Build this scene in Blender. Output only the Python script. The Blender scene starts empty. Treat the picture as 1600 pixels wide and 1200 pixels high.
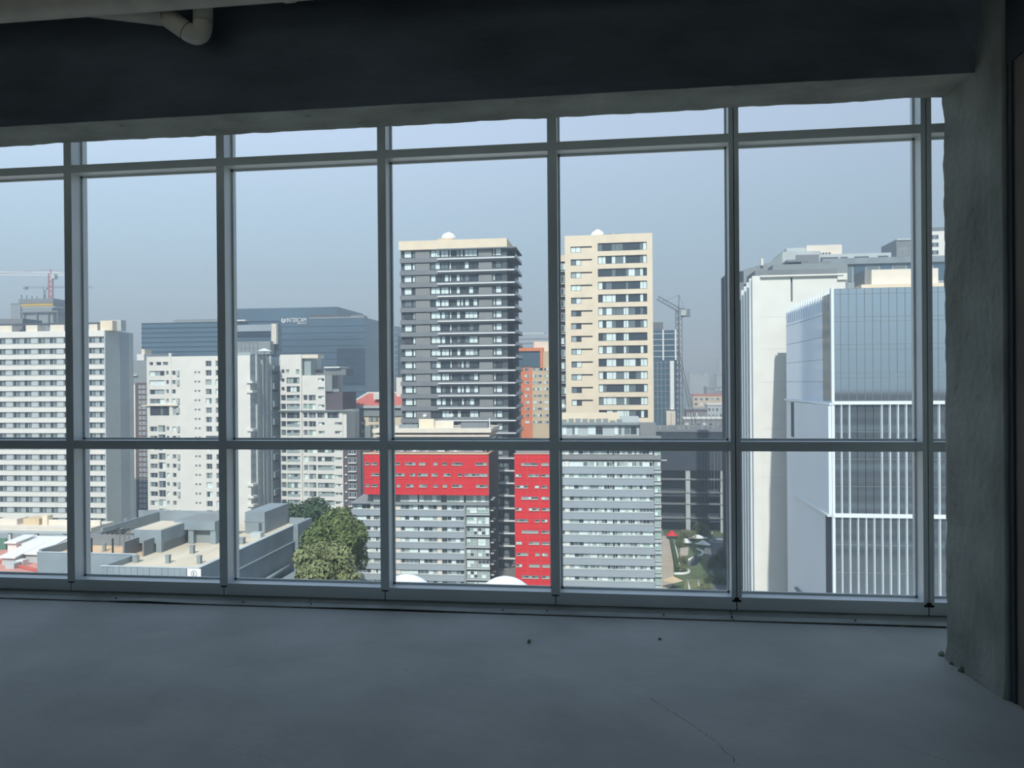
import bpy, math, random
from mathutils import Vector, Matrix
R = random.Random(7)
SC = bpy.context.scene
COL = SC.collection

# ------------------------------------------------------------------ camera
YAW, PITCH, ROLL, EYE = 0.12874577, -0.00261385, 0.00808972, 1.582
_fw = Vector((-math.sin(YAW), math.cos(YAW), 0)); _rt = Vector((math.cos(YAW), math.sin(YAW), 0)); _up = Vector((0, 0, 1))
FW = _fw * math.cos(PITCH) + _up * math.sin(PITCH)
UP = -_fw * math.sin(PITCH) + _up * math.cos(PITCH)
CAM = Vector((0, 0, EYE))
cd = bpy.data.cameras.new('camera'); cd.sensor_width = 36; cd.lens = 27; cd.clip_start = 0.05; cd.clip_end = 20000
cam = bpy.data.objects.new('camera', cd); COL.objects.link(cam)
_c, _s = math.cos(ROLL), math.sin(ROLL)
rc = _rt * _c - UP * _s; uc = _rt * _s + UP * _c
cam.matrix_world = Matrix(((rc.x, uc.x, -FW.x, 0), (rc.y, uc.y, -FW.y, 0), (rc.z, uc.z, -FW.z, EYE), (0, 0, 0, 1)))
SC.camera = cam

# ------------------------------------------------------------------ world, sun, exposure
SKY_GAIN, SUN_E, HAZE = 1.0, 4.35, 0.0013
W = bpy.data.worlds.new('sky'); SC.world = W; W.use_nodes = True
nt = W.node_tree; nt.nodes.clear()
wo = nt.nodes.new('ShaderNodeOutputWorld'); bg = nt.nodes.new('ShaderNodeBackground'); bg.inputs[1].default_value = SKY_GAIN
tc = nt.nodes.new('ShaderNodeTexCoord'); sx = nt.nodes.new('ShaderNodeSeparateXYZ'); cr = nt.nodes.new('ShaderNodeValToRGB')
nt.links.new(tc.outputs['Generated'], sx.inputs[0]); nt.links.new(sx.outputs['Z'], cr.inputs[0])
mx = nt.nodes.new('ShaderNodeMix'); mx.data_type = 'RGBA'; mx.blend_type = 'MULTIPLY'; mx.inputs[0].default_value = 1.0    # the sky is a little paler towards the west
mr = nt.nodes.new('ShaderNodeMapRange'); mr.inputs[1].default_value = -0.7; mr.inputs[2].default_value = 0.6; mr.inputs[3].default_value = 1.42; mr.inputs[4].default_value = 0.84
nt.links.new(sx.outputs['X'], mr.inputs[0]); nt.links.new(cr.outputs[0], mx.inputs[6]); nt.links.new(mr.outputs[0], mx.inputs[7])
nt.links.new(mx.outputs[2], bg.inputs[0]); nt.links.new(bg.outputs[0], wo.inputs[0])
def lin(c): return tuple((v / 255 / 12.92) if v / 255 <= 0.04045 else ((v / 255 + 0.055) / 1.055) ** 2.4 for v in c)
el = cr.color_ramp.elements
el[0].position = 0.0; el[0].color = (*lin((148, 170, 186)), 1)
el[1].position = 1.0; el[1].color = (*lin((176, 200, 238)), 1)
for p, c in ((0.07, (163, 187, 205)), (0.17, (174, 202, 224)), (0.30, (194, 214, 242)), (0.55, (190, 212, 242))):
    e = el.new(p); e.color = (*lin(c), 1)
sd = bpy.data.lights.new('sun', 'SUN'); sd.energy = SUN_E; sd.angle = 0.012; sd.color = (1.0, 0.97, 0.925)
sun = bpy.data.objects.new('sun', sd); COL.objects.link(sun)
sun.rotation_euler = Vector((-0.038, 1, -0.92)).to_track_quat('-Z', 'Y').to_euler()
SC.view_settings.view_transform = 'Standard'; SC.view_settings.look = 'None'
SC.view_settings.exposure = 0.0; SC.view_settings.gamma = 1.0; SC.view_settings.use_curve_mapping = False
SC.cycles.use_denoising = True
SC.cycles.max_bounces = 8; SC.cycles.diffuse_bounces = 6; SC.cycles.transparent_max_bounces = 16
SC.cycles.sample_clamp_indirect = 6.0

# ------------------------------------------------------------------ survey helpers: image ray -> place
def ray(x, y):
    a, b = x - 800, y - 600
    u = _c * a - _s * b; v = _s * a + _c * b
    return _rt * (u / 1200) - UP * (v / 1200) + FW
def onz(x, y, z): r = ray(x, y); return CAM + r * ((z - EYE) / r.z)
def ony(x, y, Y): r = ray(x, y); return CAM + r * (Y / r.y)
def at(x, y, d): return CAM + ray(x, y) * d
GROUND = -50.0

# ------------------------------------------------------------------ materials
MATS = {}
def mat(name, rgb, rough=0.8, var=0.07, scale=0.35, spec=0.25, metal=0.0, bump=0.0, bscale=8.0, k=0.86, stretch=None, coords='pos'):
    if name in MATS: return MATS[name]
    m = bpy.data.materials.new(name); m.use_nodes = True; n = m.node_tree.nodes; l = m.node_tree.links
    p = n['Principled BSDF']; c = tuple(v * k for v in lin(rgb))
    p.inputs['Roughness'].default_value = rough; p.inputs['Metallic'].default_value = metal; p.inputs['Specular IOR Level'].default_value = spec
    g = n.new('ShaderNodeNewGeometry'); src = g.outputs['Position']
    if stretch:
        mp = n.new('ShaderNodeMapping'); mp.inputs['Scale'].default_value = stretch; l.new(src, mp.inputs[0]); src = mp.outputs[0]
    if var:
        t = n.new('ShaderNodeTexNoise'); t.inputs['Scale'].default_value = scale; t.inputs['Detail'].default_value = 4
        l.new(src, t.inputs['Vector'])
        r = n.new('ShaderNodeValToRGB'); r.color_ramp.elements[0].position = 0.3; r.color_ramp.elements[1].position = 0.7
        r.color_ramp.elements[0].color = (*[v * (1 - var) for v in c], 1); r.color_ramp.elements[1].color = (*[min(1, v * (1 + var)) for v in c], 1)
        l.new(t.outputs[0], r.inputs[0]); l.new(r.outputs[0], p.inputs['Base Color'])
    else: p.inputs['Base Color'].default_value = (*c, 1)
    if bump:
        t2 = n.new('ShaderNodeTexNoise'); t2.inputs['Scale'].default_value = bscale; t2.inputs['Detail'].default_value = 6
        b = n.new('ShaderNodeBump'); b.inputs['Strength'].default_value = bump; b.inputs['Distance'].default_value = 0.02
        l.new(src, t2.inputs['Vector']); l.new(t2.outputs[0], b.inputs['Height']); l.new(b.outputs[0], p.inputs['Normal'])
    MATS[name] = m; return m

# ------------------------------------------------------------------ mesh helpers
def mesh(name, verts, faces, mats, fm=None, smooth=False):
    me = bpy.data.meshes.new(name); me.from_pydata(verts, [], faces)
    for m in (mats if isinstance(mats, (list, tuple)) else [mats]): me.materials.append(MATS[m] if isinstance(m, str) else m)
    if fm: me.polygons.foreach_set('material_index', fm)
    if smooth: me.polygons.foreach_set('use_smooth', [True] * len(faces))
    me.update(); return me
class G:                       # geometry collector
    def __init__(s): s.v = []; s.f = []; s.m = []
    def box(s, x0, x1, y0, y1, z0, z1, m=0):
        i = len(s.v)
        s.v += [(x0, y0, z0), (x1, y0, z0), (x1, y1, z0), (x0, y1, z0), (x0, y0, z1), (x1, y0, z1), (x1, y1, z1), (x0, y1, z1)]
        s.f += [(i, i+3, i+2, i+1), (i+4, i+5, i+6, i+7), (i, i+1, i+5, i+4), (i+1, i+2, i+6, i+5), (i+2, i+3, i+7, i+6), (i+3, i, i+4, i+7)]; s.m += [m] * 6
        return s
    def tube(s, pts, r, n=16, m=0, cap=True):
        pts = [Vector(p) for p in pts]; rr = r if isinstance(r, (list, tuple)) else [r] * len(pts)
        rings = []; prev = None
        for k, p in enumerate(pts):
            t = (pts[min(k+1, len(pts)-1)] - pts[max(k-1, 0)]).normalized()
            a = prev - t * prev.dot(t) if prev is not None else t.orthogonal()
            if a.length < 1e-6: a = t.orthogonal()
            a.normalize(); prev = a; b = t.cross(a)
            i = len(s.v); s.v += [tuple(p + (a * math.cos(q) + b * math.sin(q)) * rr[k]) for q in (2 * math.pi * j / n for j in range(n))]
            rings.append(i)
        for k in range(len(rings) - 1):
            i, j = rings[k], rings[k+1]
            for q in range(n):
                s.f.append((i + q, i + (q+1) % n, j + (q+1) % n, j + q)); s.m.append(m)
        if cap:
            s.f.append(tuple(rings[0] + q for q in reversed(range(n)))); s.f.append(tuple(rings[-1] + q for q in range(n))); s.m += [m, m]
        return s
    def bar(s, a, b, w, m=0): return s.tube([a, b], w, 4, m)
    def lathe(s, prof, n=20, c=(0, 0, 0), m=0):
        i0 = len(s.v)
        for (r, z) in prof:
            s.v += [(c[0] + r * math.cos(2*math.pi*q/n), c[1] + r * math.sin(2*math.pi*q/n), c[2] + z) for q in range(n)]
        for k in range(len(prof) - 1):
            for q in range(n):
                a = i0 + k*n; s.f.append((a+q, a+(q+1) % n, a+n+(q+1) % n, a+n+q)); s.m.append(m)
        s.f.append(tuple(i0 + q for q in reversed(range(n)))); s.f.append(tuple(i0 + (len(prof)-1)*n + q for q in range(n))); s.m += [m, m]
        return s
    def prism(s, poly, z0, z1, m=0):
        i = len(s.v); n = len(poly)
        s.v += [(p[0], p[1], z0) for p in poly] + [(p[0], p[1], z1) for p in poly]
        s.f += [tuple(i + q for q in reversed(range(n))), tuple(i + n + q for q in range(n))]; s.m += [m, m]
        for q in range(n): s.f.append((i+q, i+(q+1) % n, i+n+(q+1) % n, i+n+q)); s.m.append(m)
        return s
    def mesh(s, name, mats, smooth=False): return mesh(name, s.v, s.f, mats, s.m, smooth)
CUBE = {}
def cube(m):
    if m not in CUBE: CUBE[m] = G().box(0, 1, 0, 1, 0, 1).mesh('block_' + m, [m])
    return CUBE[m]
def obj(name, me, parent=None, loc=(0, 0, 0), rz=0.0, scale=None, sub=None):
    o = bpy.data.objects.new(name, me); COL.objects.link(o); o.location = loc
    if rz: o.rotation_euler = (0, 0, rz)
    if scale: o.scale = scale
    if sub is not None:                       # placed in the thing's frame, hung under one of its parts
        o.parent = sub; mb = Matrix.LocRotScale(sub.location, sub.rotation_euler, sub.scale); o.matrix_parent_inverse = mb.inverted()
    elif parent is not None: o.parent = parent
    return o
def tag(o, label, cat, group=None, kind=None):
    o['label'] = label
    if cat: o['category'] = cat
    if group: o['group'] = group
    if kind: o['kind'] = kind
    return o
def struct(name, me, label=None, parent=None):
    o = obj(name, me, parent)
    if parent is None:
        o['kind'] = 'structure'
        if label: o['label'] = label
    return o
def thing(name, label, cat, loc=(0, 0, 0), rz=0.0, group=None):
    return tag(obj(name, None, None, loc, rz), label, cat, group)
def text_mesh(s, size, m, depth=0.1):
    cu = bpy.data.curves.new('lettering', 'FONT'); cu.body = s; cu.size = size; cu.extrude = depth; cu.align_x = 'LEFT'
    t = bpy.data.objects.new('t', cu); COL.objects.link(t)
    me = bpy.data.meshes.new_from_object(t.evaluated_get(bpy.context.evaluated_depsgraph_get()))
    bpy.data.objects.remove(t); me.materials.clear(); me.materials.append(MATS[m]); me.transform(Matrix.Rotation(math.pi/2, 4, 'X')); return me

# ================================================================== THE ROOM
mat('floor_concrete', (176, 179, 174), 0.6, 0.14, 1.6, 0.4, bump=0.25, bscale=7, k=1.0)
mat('raw_concrete', (156, 160, 152), 0.9, 0.26, 2.6, 0.15, bump=0.45, bscale=20, k=1.0, stretch=(1, 1, .75))
mat('beam_concrete', (104, 110, 112), 0.9, 0.2, 1.6, 0.15, bump=0.5, bscale=10, k=1.0, stretch=(0.5, 1, 2))
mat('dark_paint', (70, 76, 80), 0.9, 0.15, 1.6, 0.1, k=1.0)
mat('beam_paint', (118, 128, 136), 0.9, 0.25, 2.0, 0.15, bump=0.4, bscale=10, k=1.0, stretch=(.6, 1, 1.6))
mat('block_wall', (120, 112, 104), 0.9, 0.2, 2.0, 0.15, bump=0.4, k=1.0)
mat('aluminium', (224, 229, 228), 0.42, 0.04, 3, 0.5, metal=0.15, k=1.0)
mat('sheet_metal', (172, 176, 170), 0.5, 0.10, 6, 0.4, metal=0.15, k=1.0)
mat('gasket', (30, 33, 36), 0.7, 0.0)
mat('pipe_paint', (226, 220, 204), 0.6, 0.14, 5, 0.3, k=1.0)
def specks(m, scale, lo, dark):          # sparse dark scuffs over a surface colour
    n, l = m.node_tree.nodes, m.node_tree.links; p = n['Principled BSDF']; src = p.inputs['Base Color'].links[0].from_socket
    g = n.new('ShaderNodeNewGeometry'); t = n.new('ShaderNodeTexNoise'); t.inputs['Scale'].default_value = scale; t.inputs['Detail'].default_value = 7; t.inputs['Roughness'].default_value = .7
    r = n.new('ShaderNodeValToRGB'); r.color_ramp.elements[0].position = lo; r.color_ramp.elements[0].color = (1, 1, 1, 1); r.color_ramp.elements[1].position = lo + .07; r.color_ramp.elements[1].color = (dark, dark, dark, 1)
    x = n.new('ShaderNodeMix'); x.data_type = 'RGBA'; x.blend_type = 'MULTIPLY'; x.inputs[0].default_value = 1
    l.new(g.outputs['Position'], t.inputs['Vector']); l.new(t.outputs[0], r.inputs[0]); l.new(src, x.inputs[6]); l.new(r.outputs[0], x.inputs[7]); l.new(x.outputs[2], p.inputs['Base Color'])
specks(MATS['floor_concrete'], 3.2, .655, .72); specks(MATS['raw_concrete'], 9.0, .62, .7)
def glass():
    m = bpy.data.materials.new('window_glass'); m.use_nodes = True; n = m.node_tree.nodes; n.clear()
    o = n.new('ShaderNodeOutputMaterial'); t = n.new('ShaderNodeBsdfTransparent'); t.inputs[0].default_value = (0.945, 0.962, 0.96, 1)
    m.node_tree.links.new(t.outputs[0], o.inputs[0]); MATS['window_glass'] = m
glass()
XL, XR, YB, CEIL = -8.2, 5.9, -7.0, 4.15
YM = 5.30; M0, MS = -4.042, 1.2163
# floor with shallow undulation
def grid(name, x0, x1, y0, y1, nx, ny, zf, m, smooth=True):
    v = [(x0 + (x1-x0)*i/nx, y0 + (y1-y0)*j/ny, 0) for j in range(ny+1) for i in range(nx+1)]
    v = [(a, b, zf(a, b)) for a, b, _ in v]
    f = [(j*(nx+1)+i, j*(nx+1)+i+1, (j+1)*(nx+1)+i+1, (j+1)*(nx+1)+i) for j in range(ny) for i in range(nx)]
    return mesh(name, v, f, [m], None, smooth)
g = G(); g.box(XL, XR, YB, 5.55, -0.35, -0.004)
me = G()
struct('floor', g.mesh('floor', ['floor_concrete']), 'bare grey concrete floor of the empty room')
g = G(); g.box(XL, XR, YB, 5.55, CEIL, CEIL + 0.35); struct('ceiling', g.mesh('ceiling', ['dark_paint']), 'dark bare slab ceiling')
g = G(); g.box(XL - 0.25, XL, YB, 5.55, -0.35, CEIL + 0.35); struct('wall_left', g.mesh('wall_left', ['block_wall']), 'bare end wall of the room')
BW = (-7.4, 1.5, 0.7, 3.6)                     # window opening in the wall behind us
g = G(); g.box(XL - 0.25, BW[0], YB - 0.25, YB, -0.35, CEIL + 0.35); g.box(BW[1], XR + 0.25, YB - 0.25, YB, -0.35, CEIL + 0.35); g.box(BW[0], BW[1], YB - 0.25, YB, -0.35, BW[2]); g.box(BW[0], BW[1], YB - 0.25, YB, BW[3], CEIL + 0.35)
struct('wall_back', g.mesh('wall_back', ['block_wall']), 'bare wall facing the windows')
g = G(); g.box(1.945, 2.35, YB, 4.012, -0.004, 3.12); struct('wall_right', g.mesh('wall_right', ['block_wall']), 'brown block wall beside the concrete column')
g = G(); g.box(XR, XR + 0.25, YB, 5.55, -0.35, CEIL + 0.35); struct('wall_end', g.mesh('wall_end', ['block_wall']), 'end wall behind the column')
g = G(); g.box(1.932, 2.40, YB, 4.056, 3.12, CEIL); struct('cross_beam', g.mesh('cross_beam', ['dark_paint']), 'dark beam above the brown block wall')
# concrete window beam, ragged lower edge
def ragged(n, a, seed):
    r = random.Random(seed); out = [0.0]
    for i in range(n): out.append(out[-1] * 0.72 + r.uniform(-a, a))
    return out
n = 220; o1 = ragged(n, .0032, 3); o2 = ragged(n, .002, 5); o3 = ragged(n, .003, 9)
v = []; f = []; fm = []
for i in range(n + 1):
    x = XL + (2.2 - XL) * i / n
    zo = 3.180 + o1[i]; zi = 3.182 + o2[i] * .5
    v += [(x, 4.293 + o2[i] * .4, CEIL), (x, 4.293 + o2[i] * .4, zi + .05), (x, 4.300, zi), (x, 4.42, 3.184 + o3[i]), (x, 4.54, 3.186 + o1[i] * .6), (x, 4.648 + o3[i], zo), (x, 4.653, zo + .05), (x, 4.653, CEIL)]
for i in range(n):
    for k in range(7):
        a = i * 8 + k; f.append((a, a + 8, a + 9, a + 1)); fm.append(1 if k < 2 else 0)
struct('ceiling_beam', mesh('ceiling_beam', v, f, ['raw_concrete', 'beam_paint'], fm), 'deep concrete beam above the windows, ragged underside')
# column, ragged arris at its far edge, haunch to the beam
n = 120; e1 = ragged(n, .004, 21); e2 = ragged(n, .002, 22); e3 = ragged(n, .010, 23)
v = []; f = []
for i in range(n + 1):
    z = -0.004 + (CEIL + .004) * i / n
    top = max(0, 1 - abs(z - 3.16) / .10) * .02 + max(0, (z - 3.0) / 1.15) ** 2 * 0.0
    foot = max(0, 1 - z / .10) * 0.018
    v += [(2.40, 4.653, z), (1.885 + e1[i] - top, 4.653, z), (1.876 + e1[i] * .5 - foot, 4.62 + e1[i], z), (1.892 + e2[i] * .5 - foot, 4.35, z), (1.905 + e2[i] * .4 - foot * .6, 4.15, z),
          (1.916 + e2[i] * .3 - foot * .6, 4.066, z), (1.924, 4.058, z), (2.40, 4.058, z)]
for i in range(n):
    for k in range(7):
        a = i * 8 + k; f.append((a, a + 1, a + 9, a + 8))
struct('concrete_column', mesh('concrete_column', v, f, ['raw_concrete']), 'rough concrete column at the end of the windows')
# haunch of cast concrete at the column head
g = G(); g.v = [(1.45, 4.292, CEIL), (1.93, 4.292, CEIL), (1.93, 4.085, CEIL), (1.93, 4.20, 3.55), (1.925, 4.292, 3.22)]; g.f = [(0, 4, 3, 2), (0, 2, 1), (4, 0, 1), (1, 2, 3, 4)]; g.m = [0] * 4
struct('concrete_haunch', g.mesh('concrete_haunch', ['beam_paint']), 'rough concrete fillet where the beam meets the column')
g = G(); g.box(1.935, 2.0, 4.012, 4.058, -0.004, 3.12); struct('trim_1', g.mesh('trim_1', ['dark_paint']), 'dark joint between column and block wall')
# windows, one bay each: mullion, transoms, sill rail, three panes
ZT0, ZT1, ZM0, ZM1, ZS0, ZS1, ZH = 3.179, 3.238, 1.109, 1.169, 0.040, 0.1245, 3.98
HW = 0.0307; DEP = 0.118
for b in range(-3, 8):
    xl = M0 + MS * b; xr = xl + MS
    if xr > XR: break
    w = tag(obj('window_%d' % (b + 4), None, None, (0, 0, 0)), ['aluminium framed window bay with three panes'][0], None, None, 'structure')
    gm = G()
    if b in (4, 5):
        gm.box(xl - HW - .002, xl - .003, YM, YM + DEP + .06, 0.108, ZH); gm.box(xl + .003, xl + HW + .002, YM, YM + DEP + .06, 0.108, ZH); gm.box(xl - .003, xl + .003, YM + .02, YM + .1, 0.108, ZH, 1)
        gm.box(xl - HW * .95, xl + HW * .95, YM - .004, YM + .05, 0.094, 0.108, 1); gm.box(xl - HW * .5, xl + HW * .5, YM - .003, YM + .02, 0.108, 0.122, 1)
    else:
        gm.box(xl - HW, xl + HW, YM, YM + DEP + .06, 0.108, ZH)
        gm.box(xl - HW * .8, xl + HW * .8, YM - .002, YM + .05, 0.1, 0.108, 1)
    obj('mullion', gm.mesh('mullion', ['aluminium', 'gasket']), w)
    for nm, z0, z1 in (('top_transom', ZT0, ZT1), ('mid_transom', ZM0, ZM1)):
        gt = G(); gt.box(xl + HW, xr - HW, YM + .004, YM + DEP + .05, z0, z1); obj(nm, gt.mesh(nm, ['aluminium']), w)
    gt = G(); gt.box(xl + .004, xr - .004, YM + .002, YM + DEP + .05, ZS0, ZS1 - .018); gt.box(xl + HW, xr - HW, YM + .002, YM + DEP + .05, ZS1 - .018, ZS1)
    obj('sill_rail', gt.mesh('sill_rail', ['aluminium']), w)
    gt = G(); gt.box(xl + HW, xr - HW, YM, YM + DEP + .05, 3.92, ZH); obj('head_rail', gt.mesh('head_rail', ['aluminium']), w)
    for z0, z1 in ((ZT1, 3.92), (ZM1, ZT0), (ZS1, ZM0)):
        gb = G(); t = .014; y0, y1 = YM + DEP - .01, YM + DEP + .004
        gb.box(xl + HW, xl + HW + t, y0, y1, z0, z1); gb.box(xr - HW - t, xr - HW, y0, y1, z0, z1); gb.box(xl + HW, xr - HW, y0, y1, z0, z0 + t); gb.box(xl + HW, xr - HW, y0, y1, z1 - t, z1)
        obj('glazing_bead', gb.mesh('glazing_bead', ['aluminium']), w)
        gp = G(); gp.box(xl + HW, xr - HW, YM + DEP + .005, YM + DEP + .013, z0, z1); obj('pane', gp.mesh('pane', ['window_glass']), w)
w = tag(obj('window_20', None), 'aluminium window in the wall behind', None, None, 'structure')
for k in range(7):
    x = BW[0] + (BW[1] - BW[0]) * k / 6; g = G(); g.box(x - .03, x + .03, YB - .16, YB - .06, BW[2], BW[3]); obj('mullion', g.mesh('mullion', ['aluminium']), w)
    if k < 6: g = G(); g.box(x + .03, x + (BW[1] - BW[0]) / 6 - .03, YB - .115, YB - .105, BW[2], BW[3]); obj('pane', g.mesh('pane', ['window_glass']), w)
# upstand and head closer outside the frames
g = G(); g.box(XL, XR, YM + .03, 5.55, -0.004, 0.036); struct('trim_2', g.mesh('trim_2', ['gasket']), 'dark gap under the window frames')
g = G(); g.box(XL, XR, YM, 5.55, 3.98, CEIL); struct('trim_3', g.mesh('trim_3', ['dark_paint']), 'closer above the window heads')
# buckled sheet metal flashing
bb = tag(obj('baseboard_front', None), 'buckled sheet metal flashing along the foot of the windows', None, None, 'structure')
cuts = [XL] + [onz(x, 944, 0).x for x in (155, 485, 1132)] + [XR]
for s in range(4):
    x0, x1 = cuts[s] + .002, cuts[s+1] - .002; n = 40; v = []; f = []
    lift = {0: (0.0, 0.001), 1: (.008, .001), 2: (.007, .001), 3: (.004, .0006)}[s]
    for i in range(n + 1):
        t = i / n; x = x0 + (x1 - x0) * t; x = x1 if i == n else x
        z = .0005 + lift[0] * math.exp(-((t - .22) / .16) ** 2) + lift[1] * abs(math.sin(t * 9)) * .5
        v += [(x, 5.36, .0365), (x, 5.30, .0360), (x, 5.275, .030), (x, 5.262, .022), (x, 5.250, .0195), (x, 5.225, .0195 + z * .3), (x, 5.19, .004 + z), (x, 5.188, z)]
    for i in range(n):
        for k in range(7): a = i * 8 + k; f.append((a, a + 8, a + 9, a + 1))
    obj('flashing_strip', mesh('flashing_strip', v, f, ['sheet_metal'], None, False), bb)
for px in (160, 375, 486, 790, 858, 1033, 1133, 1310, 1455):
    p = onz(px, 948, 0); sg = G(); sg.lathe([(.006, 0), (.006, .004), (.002, .006)], 8); obj('screw', sg.mesh('screw', ['gasket']), bb, (p.x, 5.21, .019))
# pipes under the slab
def bend(pts, k=6, rad=.35):
    out = [Vector(pts[0])]
    for i in range(1, len(pts) - 1):
        p0, p1, p2 = Vector(pts[i-1]), Vector(pts[i]), Vector(pts[i+1])
        a = p1 + (p0 - p1) * rad; b = p1 + (p2 - p1) * rad
        for j in range(k + 1):
            t = j / k; out.append(a * (1-t)**2 + p1 * 2*t*(1-t) + b * t*t)
    out.append(Vector(pts[-1])); return out
YP = 3.86; zb = ony(0, 31, YP - .02).z
pt = thing('drain_pipe', 'thick cream pipe running under the ceiling parallel to the beam', 'pipe', (0, 0, 0))
PR = .085
g = G(); g.tube([(XL, YP, zb + PR), (1.9, YP, zb + PR)], PR, 28); obj('pipe_run', g.mesh('pipe_run', ['pipe_paint'], True), pt)
for x in (-5.3, -1.7, .6):
    g = G(); g.tube([(x, YP, zb + PR), (x + .05, YP, zb + PR)], PR + .006, 28); obj('coupling', g.mesh('coupling', ['pipe_paint'], True), pt)
    g = G(); g.box(x + .4, x + .43, YP - PR - .004, YP + PR + .004, zb + PR, CEIL); obj('hanger', g.mesh('hanger', ['gasket']), pt)
bp = thing('branch_pipe', 'cream branch pipe with elbow turning up beside the beam', 'pipe', (0, 0, 0))
YE = 4.06; rb = .053
P = [ony(120, 8, 3.93), ony(258, 25, 4.02), ony(303, 53, YE), ony(317, 58, YE), ony(315.5, 0, YE)]
P[-1] = Vector((P[3].x, P[3].y, CEIL))
g = G(); g.tube([P[0], P[1]], rb * 1.02, 22); obj('pipe_run', g.mesh('pipe_run', ['pipe_paint'], True), bp)
K = ony(317, 66, YE); A = K.lerp(P[1], .42); Bt = K + Vector((.002, 0, .12)); top = Vector((Bt.x, Bt.y, CEIL))
path = [P[1], P[1].lerp(A, .5)] + [A * (1-t)**2 + K * 2*t*(1-t) + Bt * t*t for t in (k / 12 for k in range(13))]
g = G(); g.tube(path, rb, 26); obj('elbow', g.mesh('elbow', ['pipe_paint'], True), bp)
g = G(); g.tube([Bt - Vector((0, 0, .005)), top], rb, 26); obj('riser', g.mesh('riser', ['pipe_paint'], True), bp)
for a, b in ((P[1], P[0]), (A, P[1])):
    dv = (b - a).normalized(); g = G(); g.tube([a - dv * .0012, a + dv * .0012], rb + .0025, 26); obj('joint_ring', g.mesh('joint_ring', ['gasket'], True), bp)
def crack(pts, w, seed):
    r = random.Random(seed); p = [onz(x, y, -.0035) for x, y in pts]; q = []
    for a, b in zip(p, p[1:]):
        for k in range(14): q.append(a.lerp(b, k / 14) + Vector((r.gauss(0, .004), r.gauss(0, .004), 0)))
    v = []; f = []
    for k, c in enumerate(q): ww = w * r.uniform(.4, 1); v += [(c.x - ww, c.y, -.0034), (c.x + ww, c.y, -.0034)]
    for k in range(len(q) - 1): f.append((2*k, 2*k+1, 2*k+3, 2*k+2))
    obj('crack', mesh('crack', v, f, ['gasket']), bpy.data.objects['floor'])
crack([(1015, 1090), (1085, 1135), (1120, 1160), (1160, 1200)], .0016, 1); crack([(1395, 1162), (1450, 1178), (1500, 1196)], .0014, 2)
# crumbs of concrete on the floor
def crumb(px, py, s, label, seed):
    r = random.Random(seed); p = onz(px, py, 0); g = G(); n = 7
    prof = [(.45, 0), (.5, .25), (.32, .55), (.1, .68)]
    g.lathe([(a * s, b * s) for a, b in prof], n)
    g.v = [(x * r.uniform(.7, 1.3), y * r.uniform(.7, 1.3), z * r.uniform(.85, 1.15) if z > 0 else z) for x, y, z in g.v]
    tag(obj('concrete_crumb', g.mesh('concrete_crumb', ['raw_concrete']), None, (p.x, p.y, -.003), r.uniform(0, 6)), label, 'rubble', 'crumbs of concrete on the floor')
crumb(827, 1003, .028, 'dark crumb alone on the floor under the middle window bay', 1)
crumb(1031, 999, .02, 'dark crumb on the floor below the window with the tower crane', 2)
for k, (x, y, s, l) in enumerate([(1471, 1023, .035, 'rubble piece at the far corner of the column foot'), (1486, 1037, .02, 'small rubble piece just beyond the column corner'), (1502, 1048, .04, 'largest rubble piece along the column foot'),
        (1514, 1055, .018, 'tiny rubble piece beside the largest piece at the column foot'), (1528, 1063, .03, 'rubble piece halfway along the column foot'), (1545, 1075, .025, 'rubble piece near the dark joint of the column')]): crumb(x, y, s, l, 10 + k)
#EXTERIOR
# ================================================================== THE CITY
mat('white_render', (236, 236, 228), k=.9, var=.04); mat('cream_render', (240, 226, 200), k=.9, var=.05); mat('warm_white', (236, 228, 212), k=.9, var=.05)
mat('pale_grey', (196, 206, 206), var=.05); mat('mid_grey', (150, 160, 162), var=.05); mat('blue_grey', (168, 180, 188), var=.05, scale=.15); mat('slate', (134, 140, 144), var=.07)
mat('charcoal', (92, 98, 104), var=.08); mat('louvre_grey', (146, 150, 150), var=.05); mat('concrete', (146, 159, 165), var=.12, scale=.25, bump=.1, bscale=.8); mat('dark_concrete', (68, 78, 90), var=.12)
mat('deck', (226, 214, 190), var=.10, scale=.3, stretch=(1, .25, 1)); mat('terracotta', (222, 160, 146), var=.12, scale=.4); mat('deck_peach', (232, 198, 160), var=.1); mat('red_panel', (216, 46, 52), .55, .05, .2, .3, k=1.0); mat('red_back', (226, 120, 120))
mat('orange_render', (240, 142, 96), var=.05); mat('beige_render', (226, 206, 170), var=.05); mat('brown_render', (118, 100, 100), var=.08); mat('plum', (106, 98, 104), var=.06)
mat('red_roof', (206, 116, 104), var=.10); mat('white_steel', (242, 244, 242), .4, .02, spec=.4, k=.92); mat('steel', (120, 128, 132), .5, .05, metal=.2); mat('dark_steel', (64, 68, 72), .6, .05); mat('rust_red', (190, 110, 112), .7, .05)
mat('yellow_net', (208, 178, 84)); mat('asphalt', (104, 110, 114), var=.1); mat('city_ground', (152, 150, 142), var=.25, scale=.03); mat('lawn', (104, 122, 86), var=.2, scale=.2); mat('leaf', (106, 122, 74), .7, .35, .9, .2); mat('leaf_light', (132, 140, 98), .7, .3, .9, .2); mat('leaf_dark', (74, 96, 68), .7, .3, .9, .2)
mat('bark', (90, 80, 70)); mat('paving', (206, 194, 178), var=.06); mat('water', (50, 66, 74), .1, 0.0, spec=.5); mat('blue_shed', (120, 140, 165)); mat('green_net', (96, 140, 120))
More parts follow.
